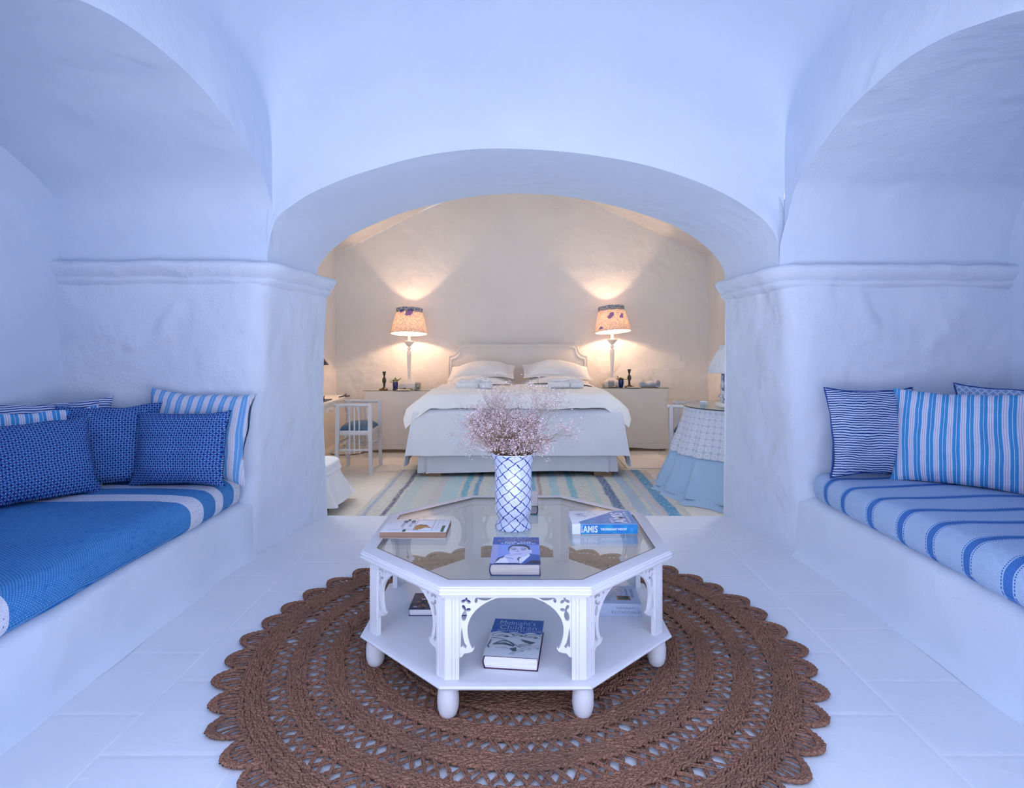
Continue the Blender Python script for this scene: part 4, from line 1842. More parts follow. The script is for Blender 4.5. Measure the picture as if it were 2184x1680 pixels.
cushion('cushion', .61, .48, .15, TICK2, 'faded blue and white ticking cushion leaning on the end wall of the left niche', 'cushion', (-1.80, 3.295, ZL + .01), math.radians(-3), math.radians(-9), roll=math.radians(3), seed=4, group=G1, sag=.03)
cushion('cushion', .56, .46, .11, PIN, 'navy and white pinstripe cushion at the back against the left niche wall', 'cushion', (-2.40, 3.10, ZL), math.radians(48), math.radians(-8), seed=5, group=G1)
cushion('cushion', .50, .43, .10, TICK, 'pale ticking cushion showing only its top between pinstripe and lozenge cushions', 'cushion', (-2.36, 2.98, ZL), math.radians(48), math.radians(-13), seed=6, group=G1)
G2 = 'cushions on the right bench'
ZR = .523
cushion('cushion', .49, .48, .17, PIN, 'navy pinstripe cushion with corded edge in the corner of the right bench', 'cushion', (1.90, 3.20, ZR), math.radians(2), math.radians(-8), seed=7, group=G2, pipe=PIPEB)
cushion('cushion', .60, .485, .20, TICK, 'large bright blue ticking stripe cushion at the front of the right bench', 'cushion', (2.175, 2.955, ZR), math.radians(-40), math.radians(-13), seed=8, group=G2, pinch=.075)
cushion('cushion', .5, .50, .11, TREL, 'pale trellis print cushion peeping over the bright ticking cushion', 'cushion', (2.56, 3.12, ZR), math.radians(-40), math.radians(-9), seed=9, group=G2, pipe=PIPEB)
cushion('cushion', .42, .38, .13, LOZ, 'indigo lozenge print cushion at the right picture edge beside the ticking cushion', 'cushion', (2.44, 2.60, ZR), math.radians(-62), math.radians(-16), seed=10, group=G2)

# ------------------------------------------------------------------ bed
BCX0 = -.02
bed = thing('bed', 'wide double bed with shaped headboard and white valance in the bedroom', 'bed', (BCX0, 7.0, ZB))
# headboard outline in x, z
hb = []
W2, HT, HS = .915, 1.335, 1.185
pts = [(W2, .0), (W2, HS - .015), (W2 - .012, HS - .004), (W2 - .03, HS)]
for i in range(9):
    t = i / 8
    pts.append((W2 - .03 - .10 * t - .02 * math.sin(PI * t), HS + (HT - .02 - HS) * (t ** 1.8)))
pts += [(W2 - .16, HT - .004), (W2 - .20, HT)]
hb = pts + [(-x, z) for x, z in pts[::-1]]
hv, hf = curve_fill([hb], .09)
h_ = MB().add([(x, .98 - y_, z) for x, z, y_ in hv], hf)
h_.build('headboard', LINENC, bed, smooth=False)
inn = [(x * .965, z - .035 if z > .3 else z) for x, z in hb]
MB().tube([(x, .93, z) for x, z in inn], .006, 6).build('inner_piping', LINENC, bed)
pp = MB().tube([(x, .935, z) for x, z in hb], .007, 6)
pp.build('piping', LINENC, bed)
ma = MB()
ma.rbox((0, -.01, .50), (.97, .93, .17), .06, (6, 6, 2))
ma.build('mattress', LINEN, bed)
# valance: gathered skirt to just above the floor
va_ = MB()


def val(a, b):
    # along three sides: left, front, right
    L = 1.90 + 1.94 + 1.90
    s_ = a * L
    zz = .055 + .42 * b
    fl_ = (1 - b) * .012
    if s_ < 1.90:
        x, y, nx, ny = -.97, .92 - s_, -1, 0
    elif s_ < 1.90 + 1.94:
        x, y, nx, ny = -.97 + (s_ - 1.90), -.98, 0, -1
    else:
        x, y, nx, ny = .97, -.98 + (s_ - 3.84), 1, 0
    d = fl_ + .004 * math.sin(s_ * 9) * (1 - b)
    if abs(s_ - 1.90) < .09 or abs(s_ - 3.84) < .09:
        d += .028 * (1 - b) * math.cos((min(abs(s_ - 1.9), abs(s_ - 3.84))) * 90)
    zz += .012 * math.sin(s_ * 2.1 + 1) * (1 - b)
    return (x + nx * d, y + ny * d, zz)


va_.grid(val, 260, 8)
va_.build('valance', SKIRT, bed, sharp=1.5)
for x, y in ((-.86, -.90), (.86, -.90), (-.86, .8), (.86, .8)):
    bl_ = MB().box(x - .09, y - .07, 0, x + .09, y + .07, .06, 0, .004)
    bl_.build('block_foot', BLOCKW, bed)


# bedspread: draped cloth
def drape(name, x0, x1, y0, y1, zt, hang_f, hang_s, flare_f, flare_s, mat, label, cat, nu=110, nv=90, fold=.02, thick=.0, seed=0):
    def fn(a, b):
        u = (x0 - hang_s) + (x1 - x0 + 2 * hang_s) * a
        v = (y0 - hang_f) + (y1 - y0 + hang_f) * b
        dx = max(x0 - u, u - x1, 0)
        dy = max(y0 - v, 0)
        sx = -1 if u < x0 else 1
        x = max(x0, min(x1, u))
        y = max(y0, v)
        d = max(dx, dy)
        r = .05
        if d > 0:
            drop = d - r * .43 if d > r * 1.57 else r * (1 - math.cos(min(1.57, d / r)))
            out_ = r if d > r * 1.57 else r * math.sin(d / r)
            lx = dx / (dx + dy + 1e-9)
            k = d / max(hang_f, hang_s)
            x += sx * (out_ * (lx > 0.001) + flare_s * k * lx)
            y -= out_ * (dy > 0.001) * (1 if lx < .999 else 0) + flare_f * k * (1 - lx)
            if dx > 0 and dy <= 0:
                x += sx * fold * k * math.sin(v * 8 + seed)
            if dy > 0 and dx <= 0:
                y -= fold * .35 * k * math.sin(u * 5 + seed)
            if dx > 0 and dy > 0:
                mm = min(dx, dy) / d
                x += sx * .05 * k * mm
                y -= .04 * k * mm
            z = zt - drop
        else:
            z = zt
        z += .006 * nz((u * 4, v * 4, seed))
        return (x, y, z)
    mb = MB()
    mb.grid(fn, nu, nv)
    o = mb.build(name, mat, sharp=2)
    return tag(o, label, cat)


sp_ = drape('bedspread', -1.0, .96, 6.0, 7.36, .598, .485, .60, .025, .10, SPREAD, 'white textured bedspread hanging over the foot of the bed', 'bedspread')
sp_.location = (0, 0, 0)


# duvet: puffy, laid across the bed, corners hanging past the sides
def duvet(a, b, up):
    u, v = a * 2 - 1, b
    X0 = 1.165
    x = u * X0 * (1 - .045 * max(0, 1 - v / .14) ** 2) + BCX0
    y = 5.925 + 1.50 * v
    au = abs(u) * X0
    base = .672
    if au > .90:
        base -= .20 * ((au - .90) / .265) ** 1.2
    if v < .10:
        base -= .075 * (1 - v / .10) ** 2
    edge = min(1, (1 - abs(u)) / .028) * min(1, v / .035) * min(1, (1 - v) / .05)
    th = .078 * max(0, edge) ** .5
    y += -.02 * math.sin(u * 4.2) * (1 - v) + .05 * (abs(u) ** 6) * (1 - v)
    z = base + (th if up else -th * .5) + .018 * nz((x * 3, y * 3, 1 if up else 4)) + .010 * nz((x * 7, y * 7, 2))
    return (x, y, z)


d_ = MB()
d_.grid(lambda a, b: duvet(a, b, True), 80, 50)
g = MB().grid(lambda a, b: duvet(a, b, False), 80, 50)
g.f = [q[::-1] for q in g.f]
d_.add(g.v, g.f, 0, g.uv)
tag(d_.build('duvet', LINEN, sharp=2), 'puffy white duvet spread over the bed with corners hanging', 'duvet')


def pillow(w_, h_, t_, loc, rot, label, seed, flange=.05):
    t = thing('pillow', label, 'pillow', loc, 0, 'pillows on the bed')
    t.rotation_euler = rot
    mb = MB()
    N = 26
    for side in (-1, 1):
        def fn(a, b):
            u, v = a * 2 - 1, b * 2 - 1
            fu = 1 - flange / (w_ / 2)
            fv_ = 1 - flange / (h_ / 2)
            ku = max(0, 1 - (abs(u) / fu) ** 2.0) if abs(u) < fu else 0
            kv = max(0, 1 - (abs(v) / fv_) ** 2.0) if abs(v) < fv_ else 0
            k = (ku * kv) ** .62
            x, y = w_ / 2 * u * (1 - .04 * (1 - v * v)), h_ / 2 * v * (1 - .04 * (1 - u * u))
            z = side * (t_ / 2 * k * (1 + .2 * nz((x * 6 + seed, y * 6, side)))) + side * .002 + .02 * nz((x * 3 + seed, y * 3, 0)) * (1 - k)
            z -= .03 * (abs(u) ** 4)
            return (x, y, z)
        g = MB().grid(fn, N, N)
        if side < 0:
            g.f = [q[::-1] for q in g.f]
        mb.add(g.v, g.f)
    mb.build('pillowcase', LINEN, t, weld=.005, sharp=1.5)
    return t


T = math.radians
pillow(.86, .52, .16, (-.48, 7.36, .785), (T(3), 0, T(1)), 'lower white pillow of the stack on the left side of the bed', 1)
pillow(.82, .54, .24, (-.47, 7.50, .905), (T(16), T(-2), T(-2)), 'top white pillow of the stack on the left side of the bed', 2)
pillow(.86, .52, .16, (.44, 7.36, .785), (T(3), 0, T(-1)), 'lower white pillow of the stack on the right side of the bed', 3)
pillow(.84, .54, .24, (.46, 7.50, .908), (T(16), T(2), T(2)), 'top white pillow of the stack on the right side of the bed', 4)


def robe(loc, rz, label, w_, fold):
    t = thing('folded_robe', label, 'bathrobe', loc, rz, 'folded robes on the bed')
    mb = MB()
    mb.rbox((0, 0, .035), (w_ / 2, .13, .035), .03, (10, 8, 2), jig=lambda o: (0, .01 * nz((o[0] * 9, o[1] * 9, loc[0])), .010 * nz((o[0] * 8, o[1] * 8, loc[1])) * (o[2] > .03)))
    mb.rbox((.01, .01, .078), (w_ / 2 - .03, .10, .018), .016, (8, 6, 1), jig=lambda o: (0, 0, .012 * nz((o[0] * 10, o[1] * 10, loc[0]))))
    mb.build('cloth', ROBE, t, weld=.0005, sharp=1.5)
    rb = MB()
    rb.tube([(.05, -.136, 0.0), (.05, -.136, .06), (.05, -.09, .103), (.05, .10, .103)], .006, 5)
    for sg in (-1, 1):
        rb.tube([(.05, -.10, .104), (.05 + sg * .04, -.11, .125), (.05 + sg * .07, -.12, .110), (.05 + sg * .03, -.11, .103)], .006, 5)
        rb.tube([(.05, -.11, .104), (.05 + sg * .05, -.135, .10), (.05 + sg * .09, -.14, .085)], .005, 5)
    rb.build('ribbon', RIBBON, t)
    return t


robe((-.50, 6.62, .752), T(4), 'white robe folded and tied with ribbon on the left of the duvet', .40, 0)
robe((.52, 6.72, .752), T(-6), 'white robe folded and tied with ribbon on the right of the duvet', .40, 0)


# ------------------------------------------------------------------ nightstands
def nightstand(x0, x1, y0, y1, zt_, label, glab):
    cx, cy = (x0 + x1) / 2, (y0 + y1) / 2
    t = thing('nightstand', label, 'nightstand', (cx, cy, ZB), 0, 'draped nightstands')
    hx, hy, H = (x1 - x0) / 2, (y1 - y0) / 2, zt_ - ZB
    mb = MB()
    def side(a, b):
        per = [(-hx, hy), (-hx, -hy), (hx, -hy), (hx, hy)]
        L = [2 * hy, 2 * hx, 2 * hy]
        s_ = a * sum(L)
        k = 0
        while k < 2 and s_ > L[k]:
            s_ -= L[k]
            k += 1
        p, q = Vector(per[k]), Vector(per[k + 1])
        r = p + (q - p) * min(1, s_ / L[k])
        dn = 1 - b
        f_ = 1 + .018 * dn
        return (r.x * f_, r.y * f_ - .004 * math.sin(a * 30) * dn, .035 + (H - .045) * b + .01 * math.sin(a * 17) * dn)
    mb.grid(side, 120, 16)
    mb.add([(-hx, -hy, H - .01), (hx, -hy, H - .01), (hx, hy, H - .01), (-hx, hy, H - .01)], [(0, 1, 2, 3)])
    mb.build('cloth', LINENC, t, sharp=.8)
    hem = MB()
    hem.tube([(-hx * 1.018, -hy * 1.02 - .002, .10), (hx * 1.018, -hy * 1.02 - .002, .10)], .003, 4)
    hem.build('hem_seam', LINENC, t)
    for sx in (-1, 1):
        for sy in (-1, 1):
            MB().box(sx * (hx - .05) - .02, sy * (hy - .05) - .02, 0, sx * (hx - .05) + .02, sy * (hy - .05) + .02, H - .02).build('leg', BLOCKW, t, smooth=False)
    g = MB().box(-hx - .008, -hy - .012, H - .004, hx + .008, hy, H + .002, 0)
    o = g.build('glass_top', GLASSD, t, smooth=False)
    e = MB()
    e.box(-hx - .008, -hy - .0125, H - .0035, hx + .008, -hy - .0118, H + .0015)
    e.build('glass_edge', GEDGE, t, smooth=False)
    return t


nightstand(-1.915, -1.06, 7.40, 7.98, .665, 'cream cloth draped nightstand on the left of the bed', 'left')
nightstand(1.03, 1.86, 7.52, 7.99, .690, 'cream cloth draped nightstand on the right of the bed', 'right')


# ------------------------------------------------------------------ lamps
def lamp(x, y, z, label, tilt, toile, power):
    t = thing('table_lamp', label, 'lamp', (x, y, z), 0, 'lit lamps beside the bed')
    b = MB()
    b.box(-.115, -.115, .014, .115, .115, .050, 0, .004)
    b.box(-.105, -.105, .050, .105, .105, .068, 0, .006)
    for sx in (-1, 1):
        for sy in (-1, 1):
            b.box(sx * .085 - .025, sy * .085 - .025, 0, sx * .085 + .025, sy * .085 + .025, .016, 0, .003)
    vs = [(-.085, -.085, .068), (.085, -.085, .068), (.085, .085, .068), (-.085, .085, .068), (-.03, -.03, .115), (.03, -.03, .115), (.03, .03, .115), (-.03, .03, .115)]
    b.add(vs, [(0, 1, 5, 4), (1, 2, 6, 5), (2, 3, 7, 6), (3, 0, 4, 7), (4, 5, 6, 7)])
    b.build('base', WOODC, t, sharp=.6)
    s_ = MB()
    s_.lathe([(.022, .112), (.024, .118), (.018, .128), (.017, .165), (.022, .170), (.018, .178), (.0165, .19), (.027, .40), (.028, .46), (.026, .475), (.012, .49), (.018, .50), (.022, .515), (.018, .53), (.013, .54),
              (.024, .548), (.05, .575), (.062, .592), (.068, .60), (.068, .612), (.018, .614), (.018, .66), (.014, .70)], 24)
    s_.build('column', WOODC, t)
    sd = MB()
    z0, z1, r0, r1 = .705, 1.01, .232, .160
    prof = []
    for i in range(12):
        k = i / 11
        prof.append((r0 + (r1 - r0) * k ** 1.15, z0 + (z1 - z0) * k))
    def wb(t_, zz):
        return 1 + .012 * math.sin(t_ * 34) * (zz - z0) / (z1 - z0) + .006 * math.sin(t_ * 9)
    sd.lathe(prof, 120, caps=False, wob=wb)
    so_ = sd.build('lamp_shade', toile, t, sharp=2)
    co = MB()
    co.lathe([(r1 * 1.045, .968), (r1 * 1.06, .972), (r1 * 1.02, .99), (r1 * 1.05, 1.02), (r1 * 1.03, 1.03), (r1 * 1.0, 1.018), (r1 * 1.01, .968)], 120, caps=False, wob=lambda t_, zz: 1 + .02 * math.sin(t_ * 40))
    co_ = co.build('shade_collar', COLLAR, t, sharp=2)
    co = MB()
    co.tube([(r0 * 1.004 * math.cos(2 * PI * i / 40), r0 * 1.004 * math.sin(2 * PI * i / 40), z0) for i in range(40)], .0035, 5, closed=True)
    ch_ = co.build('shade_hem', COLLAR, t, sharp=2)
    if True:
        for o in (so_, co_, ch_):
            o.matrix_local = Matrix.Translation((0, 0, .85)) @ Matrix.Rotation(tilt, 4, 'Y') @ Matrix.Rotation(T(-6.5), 4, 'X') @ Matrix.Translation((0, 0, -.85))
    ld = bpy.data.lights.new('lamp_bulb', 'POINT')
    ld.energy = power
    ld.color = (1.0, .63, .36)
    ld.shadow_soft_size = .022
    lo = bpy.data.objects.new('lamp_bulb', ld)
    COL.objects.link(lo)
    lo.parent = t
    lo.location = (0, 0, .81)
    return t


TO1 = pat_toile('toile shade print', 0, [(.03, .955, .040), (-.07, .985, .028), (.0, .93, .022), (.045, .985, .03)])
TO2 = pat_toile('toile shade print with figures', 3, [(-.03, .905, .030), (-.055, .875, .026), (.10, .875, .026), (.105, .90, .018), (-.17, .74, .02)])
PW = 22
lamp(-1.425, 7.76, .667, 'lit white column lamp with toile shade on the left nightstand', 0, TO1, PW)
lamp(1.20, 7.78, .692, 'lit white column lamp with tilted toile shade on the right nightstand', T(-3.5), TO2, PW)


# ------------------------------------------------------------------ small things on the nightstands
def candlestick(x, y, z, label, coaster):
    t = thing('candlestick', label, 'candlestick', (x, y, z), 0, 'bronze candlesticks')
    b = MB().lathe([(.045, 0), (.047, .006), (.040, .014), (.022, .022), (.014, .034), (.012, .05), (.017, .058), (.012, .066), (.014, .078), (.024, .10), (.026, .118), (.021, .14), (.009, .158),
                    (.008, .165), (.012, .175), (.017, .20), (.021, .216), (.024, .222), (.024, .226), (.014, .226), (.012, .20)], 24)
    b.build('stem', BRONZE, t)
    d = MB().lathe([(.062, -.0002), (.064, .003), (.064, .008), (.046, .009)], 24, caps=False)
    o = d.build('foot_plate', COASTER if coaster else BRONZE, t)
    if coaster:
        o['label'] = 'reddish brown foot plate'
    return t


candlestick(-1.70, 7.55, .667, 'dark bronze candlestick on the left nightstand', True)
candlestick(1.40, 7.66, .692, 'dark bronze candlestick with reddish foot on the right nightstand', True)


def plant_cup(x, y, z, label, seed, tilt):
    t = thing('plant_cup', label, 'plant', (x, y, z), 0, 'blue cups with sprigs')
    c = MB().lathe([(.0, .003), (.020, 0), (.024, .004), (.031, .03), (.034, .055), (.033, .085), (.031, .098), (.029, .098), (.031, .06), (.02, .02), (.0, .02)], 24, caps=False)
    c.build('cup', COBALT, t)
    random.seed(seed)
    lv = MB()
    for i in range(8):
        an = random.uniform(0, 2 * PI)
        if i < 3:
            an = (PI, .3, -.3)[i]
        el = random.uniform(.35, 1.1)
        L = random.uniform(.045, .085)
        p0 = Vector((.01 * math.cos(an), .01 * math.sin(an), .085))
        d = Vector((math.cos(an) * math.cos(el), math.sin(an) * math.cos(el), math.sin(el)))
        sdv = Vector((-math.sin(an), math.cos(an), .3)).normalized()
        vs, fs = [], []
        for k in range(7):
            s_ = k / 6
            c_ = p0 + d * (.02 + L * s_) + Vector((0, 0, -.02 * s_ * s_))
            wv = .017 * math.sin(PI * (s_ * .92 + .06)) ** .8
            vs += [c_ + sdv * wv, c_ + Vector((0, 0, .003)), c_ - sdv * wv]
        for k in range(6):
            for q in range(2):
                a = k * 3 + q
                fs.append((a, a + 1, a + 4, a + 3))
        lv.add(vs, fs)
        lv.tube([(0, 0, .04), p0, p0 + d * .03], .0016, 4)
    o = lv.build('leaves', LEAF, t)
    o['kind'] = 'stuff'
    return t


plant_cup(-1.56, 7.55, .667, 'cobalt blue cup with leafy sprig on the left nightstand', 5, 0)
plant_cup(1.29, 7.63, .692, 'cobalt blue cup with leafy sprig on the right nightstand', 9, 0)


def tumbler(x, y, z, label):
    t = MB().lathe([(.034, 0), (.037, .004), (.041, .085), (.0395, .085), (.036, .008), (.0, .007)], 28, caps=False)
    t.lathe([(.0, .0), (.034, 0)], 28, caps=False)
    for k in range(4):
        t.tube([((.0382 + .0008 * k) * math.cos(2 * PI * i / 28), (.0382 + .0008 * k) * math.sin(2 * PI * i / 28), .018 + k * .016) for i in range(28)], .0012, 4, closed=True)
    o = t.build('glass_tumbler', TUMBLER, loc=(x, y, z))
    return tag(o, label, 'glass', 'water tumblers')


tumbler(-1.285, 7.60, .668, 'clear ribbed tumbler on the left nightstand beside the lamp')
tumbler(1.16, 7.60, .693, 'clear ribbed tumbler on the right nightstand before the lamp')
b = MB().box(-.03, -.02, 0, .03, .02, .018, 0, .002).build('matchbox', JMAR, loc=(-1.545, 7.47, .668))
tag(b, 'small dark matchbox before the blue cup on the left nightstand', 'box')
b = MB().lathe([(.019, 0), (.019, .014), (.017, .016)], 20).build('tealight', PAPER, loc=(-1.625, 7.50, .668))
tag(b, 'little white tealight beside the candlestick on the left nightstand', 'candle')
for x, y, z, lab in ((-1.44, 7.45, .668, 'folded white paper on the left nightstand'), (1.44, 7.57, .693, 'folded white paper under the candlestick on the right nightstand')):
    b = MB().box(-.085, -.045, 0, .085, .045, .004, 0, .001).build('paper_slip', PAPER, loc=(x, y, z))
    tag(b, lab, 'paper')
sl = thing('slipper_bag', 'folded grey blue cotton bundle with white edging on the right nightstand', 'cloth bundle', (1.655, 7.66, .692), T(-6))
mb = MB().rbox((0, 0, .04), (.135, .07, .04), .035, (12, 6, 2), jig=lambda o: (0, 0, (.018 * nz((o[0] * 14, o[1] * 14, 3)) + (.012 if abs(o[0]) > .08 else -.012)) * (o[2] > .03)))
mb.build('cloth', TOWELB, sl, weld=.0006, sharp=2)
mb = MB().tube([(.085, -.071, .006), (.078, -.073, .045), (.085, -.06, .088), (.092, .04, .088)], .0045, 6)
mb.build('edging', PIPEW, sl)
mb = MB().tube([(.085, -.071, .006), (.125, -.066, .008), (.136, -.03, .03)], .0045, 6)
mb.build('edging', PIPEW, sl)

# ------------------------------------------------------------------ desk with its things
dk = thing('writing_desk', 'white writing desk with cabriole legs against the left bedroom wall', 'desk', (-2.225, 6.67, ZB))
tp = MB()
tpo = [(-.22, -.60), (.19, -.60), (.205, -.585), (.215, -.50), (.205, -.30), (.20, 0), (.205, .30), (.215, .48), (.20, .56), (.17, .585), (-.22, .585)]
tp.prism(tpo, .705, .722)
tp.prism([(x * .97, y * .985) for x, y in tpo], .695, .705)
tp.build('top', WOODC, dk, smooth=False)
ap = MB().box(-.20, -.55, .60, .165, .54, .695, 0, .004)
for y in (-.48, -.16, .16, .48):
    ap.tube([(.167, y - .10, .602), (.168, y, .625), (.167, y + .10, .602)], .008, 6)
ap.build('apron', WOODC, dk, sharp=.6)
for x in (-.17, .15):
    for y in (-.50, .50):
        lg = MB()
        sx = 1 if x > 0 else -1
        sy = 1 if y > 0 else -1
        path = [(x, y, .69), (x + sx * .012, y + sy * .010, .60), (x + sx * .028, y + sy * .022, .52), (x + sx * .022, y + sy * .018, .42), (x + sx * .002, y, .28), (x - sx * .012, y - sy * .01, .14), (x - sx * .006, y - sy * .004, .06), (x + sx * .012, y + sy * .01, .02), (x + sx * .02, y + sy * .014, 0)]
        lg.tube(smoothpoly(path, 4), [.032 - .014 * min(1, i / 20) + .006 * max(0, (i - 26) / 6) for i in range(33)], 10)
        lg.build('leg', WOODC, dk)
tr0 = thing('tray', 'flat black tray with a pen and cloth on the white desk', 'tray', (-2.13, 6.42, .623))
MB().box(-.06, -.22, 0, .06, .22, .010, 0, .004).build('base', BLACK, tr0)
MB().tube([(-.02, -.1, .02), (.02, .0, .03), (.01, .1, .045), (.03, .02, .02)], .012, 6).build('pen_roll', JNAVY, tr0)
cb = MB().tube(smoothpoly([(-2.06, 6.86, .632), (-2.03, 6.92, .640), (-2.02, 7.0, .655), (-2.05, 7.05, .632), (-2.0, 7.08, .630), (-2.02, 6.98, .630)], 6), .008, 6).build('charger_cable', BLACK)
tag(cb, 'black cable coiled at the end of the white desk', 'cable')
dl = thing('desk_lamp', 'black cone shaded lamp on the white desk, mostly behind the pier', 'lamp', (-2.24, 6.62, .623))
MB().lathe([(.075, 0), (.075, .012), (.012, .02), (.009, .36), (.009, .44)], 24).build('stand', BLACK, dl)
sh_ = MB().lathe([(.135, .385), (.045, .50), (.043, .50), (.132, .384)], 36, caps=False).build('lamp_shade', BLACK, dl)
ld = bpy.data.lights.new('desk_bulb', 'POINT')
ld.energy = 5
ld.color = (1, .58, .30)
ld.shadow_soft_size = .02
lo = bpy.data.objects.new('desk_bulb', ld)
COL.objects.link(lo)
lo.parent = dl
lo.location = (.0, .03, .43)
cf = MB().tube(smoothpoly([(-2.3, 7.3, ZB + .006), (-2.15, 7.22, ZB + .006), (-1.98, 7.28, ZB + .006), (-1.92, 7.42, ZB + .006), (-1.98, 7.6, ZB + .006)], 6), .006, 6).build('floor_cord', BLOCKW)
tag(cf, 'brown lamp cord lying on the floor by the left nightstand', 'cord')


# ------------------------------------------------------------------ window-seat chairs
def chair(loc, rz, label):
    t = thing('armed_stool', label, 'chair', loc, rz, 'white railed chairs')
    hx, hy, H = .165, .225, .725
    for sx in (-1, 1):
        for sy in (-1, 1):
            lg = MB()
            x, y = sx * hx, sy * hy
            k = .019
            # square post, slightly splayed at the foot
            vs = []
            for z, o, q in ((0, .012, .8), (.40, .0, 1.0), (.44, 0, 1.05), (H, 0, .95)):
                for dx, dy in ((-1, -1), (1, -1), (1, 1), (-1, 1)):
                    vs.append((x + sx * o + dx * k * q, y + sy * o * .5 + dy * k * q, z))
            fs = [(3, 2, 1, 0), (12, 13, 14, 15)]
            for i in range(3):
                for j in range(4):
                    fs.append((i * 4 + j, i * 4 + (j + 1) % 4, (i + 1) * 4 + (j + 1) % 4, (i + 1) * 4 + j))
            lg.add(vs, fs)
            lg.build('leg', WOODW, t, smooth=False)
    for sy in (-1, 1):
        y = sy * hy
        r = MB().tube([(-hx - .045, y, H - .012), (-hx - .03, y, H - .012), (-hx - .02, y, H - .012), (0, y, H - .012), (hx + .0, y, H - .012)], [.014, .020, .015, .017, .018], 12)
        r.build('arm_rail', WOODW, t)
        for k, x in enumerate((-.045, .005, .055)):
            s_ = MB()
            if k == 2:
                s_.tube([(.03, y, H - .02), (.042, y, H - .05), (.052, y, H - .10), (.055, y, H - .16), (.055, y, .22)], .0095, 8)
            elif k == 0:
                s_.tube([(-.045, y, H - .02), (-.045, y, .22)], .0095, 8)
            else:
                s_.tube([(.005, y, H - .02), (.005, y, .22)], .0095, 8)
            s_.build('slat', WOODW, t)
        MB().tube([(-hx, y, .255), (hx, y, .255)], .011, 8).build('stretcher', WOODW, t)
    for sx in (-1, 1):
        MB().tube([(sx * hx, -hy, .32), (sx * hx, hy, .32)], .010, 8).build('stretcher', WOODW, t)
        for sy in (-1, 1):
            br = MB()
            br.tube([(sx * hx, sy * (hy - .01), .33), (sx * hx, sy * (hy - .022), .375), (sx * hx, sy * (hy - .06), .405)], .008, 6)
            br.build('bracket', WOODW, t)
    fr_ = MB()
    fr_.box(-hx - .01, -hy - .008, .405, hx + .01, -hy + .018, .452, 0, .003)
    fr_.box(-hx - .01, hy - .018, .405, hx + .01, hy + .008, .452, 0, .003)
    fr_.box(-hx - .01, -hy, .405, -hx + .016, hy, .452, 0, .003)
    fr_.box(hx - .016, -hy, .405, hx + .01, hy, .452, 0, .003)
    fr_.build('seat_frame', WOODW, t, sharp=.6)
    cu_ = MB()
    def cf_(a, b):
        u, v = a * 2 - 1, b * 2 - 1
        return (u * (hx - .004), v * (hy - .006), .448 + .07 * (max(0, (1 - u ** 4) * (1 - v ** 4))) ** .5)
    cu_.grid(cf_, 20, 20)
    cu_.build('seat', SEATB, t)
    return t


ch = chair((-1.695, 6.36, ZB), T(1), 'white railed chair with slate blue seat beside the writing desk')
c2 = copy_tree(ch)
c2.location = (1.757, 6.15, ZB)
c2.rotation_euler = (0, 0, T(-22))
c2['label'] = 'white railed chair half hidden behind the lace draped dressing table'

# ------------------------------------------------------------------ slipcovered armchair (mostly behind the left pier)
ac = thing('slipper_chair', 'white slipcovered low chair with dark feet by the left of the arch', 'armchair', (-1.80, 4.92, ZB), T(0))
mb = MB()
def seatp(a, b):
    an = 2 * PI * a
    sq = lambda c_: math.copysign(abs(c_) ** .35, c_)
    x, y = .29 * sq(math.cos(an)), .22 * sq(math.sin(an))
    if b < .6:
        t = b / .6
        z = .065 + .235 * t
        fl_ = 1 + .30 * (1 - t) ** 1.5 + .035 * (1 - t) * math.sin(an * 9 + .6)
        corner = (abs(math.sin(2 * an)) ** 3) * (1 - t) * .14
        f_ = fl_ + corner
    else:
        t = (b - .6) / .4
        z = .30 + .085 * math.sin(t * PI / 2)
        f_ = max(0, 1 - t ** 5) ** .4 if t < 1 else 0
        f_ = f_ * (1 + .02 * (t < .15))
    return (x * f_, y * f_, z + (.01 * nz((x * 6, y * 6, 1)) if b > .6 else 0))
mb.grid(seatp, 96, 40)
mb.build('slipcover', SLIP, ac, sharp=1.6)
MB().tube([(.297 * math.copysign(abs(math.cos(2 * PI * i / 48)) ** .35, math.cos(2 * PI * i / 48)), .227 * math.copysign(abs(math.sin(2 * PI * i / 48)) ** .35, math.sin(2 * PI * i / 48)), .302) for i in range(48)], .006, 5, closed=True).build('piping', SLIP, ac)
MB().rbox((-.27, 0, .58), (.06, .23, .26), .06, (3, 8, 8), jig=lambda o: (-.10 * max(0, o[2] - .3), 0, 0)).build('backrest', SLIP, ac)
for x, y in ((.28, -.20), (.25, .18), (-.25, -.20), (-.25, .18)):
    MB().lathe([(.012, 0), (.015, .004), (.019, .05), (.024, .10)], 12, c=(x, y, 0)).build('foot', DARKW, ac)

# ------------------------------------------------------------------ draped dressing table (right)
DT = (2.02, 5.46)
dt = thing('dressing_table', 'round dressing table under white lace over a pale blue skirt, right of the arch', 'dressing table', (DT[0], DT[1], ZB))
def skirt(a, b, r0, r1, z0, z1, amp, k, ph):
    an = 2 * PI * a
    t = 1 - b
    r = r0 + (r1 - r0) * t ** 1.25 + amp * t * math.sin(k * an + ph) + amp * .5 * t * math.sin(k * 1.7 * an)
    x = r * math.cos(an)
    x = min(x, .50)
    return (x, r * math.sin(an), z0 + (z1 - z0) * b)
mb = MB()
mb.grid(lambda a, b: skirt(a, b, .492, .74, .045, .76, .028, 17, 0), 220, 24, 0, lambda a, b: (a * 3.6, b))
mb.grid(lambda a, b: skirt(a, b, .72, .80, .003, .06, .03, 17, 0), 220, 3, 0, lambda a, b: (a * 3.6, b))
mb.build('skirt', NET, dt, sharp=2)
mb = MB()
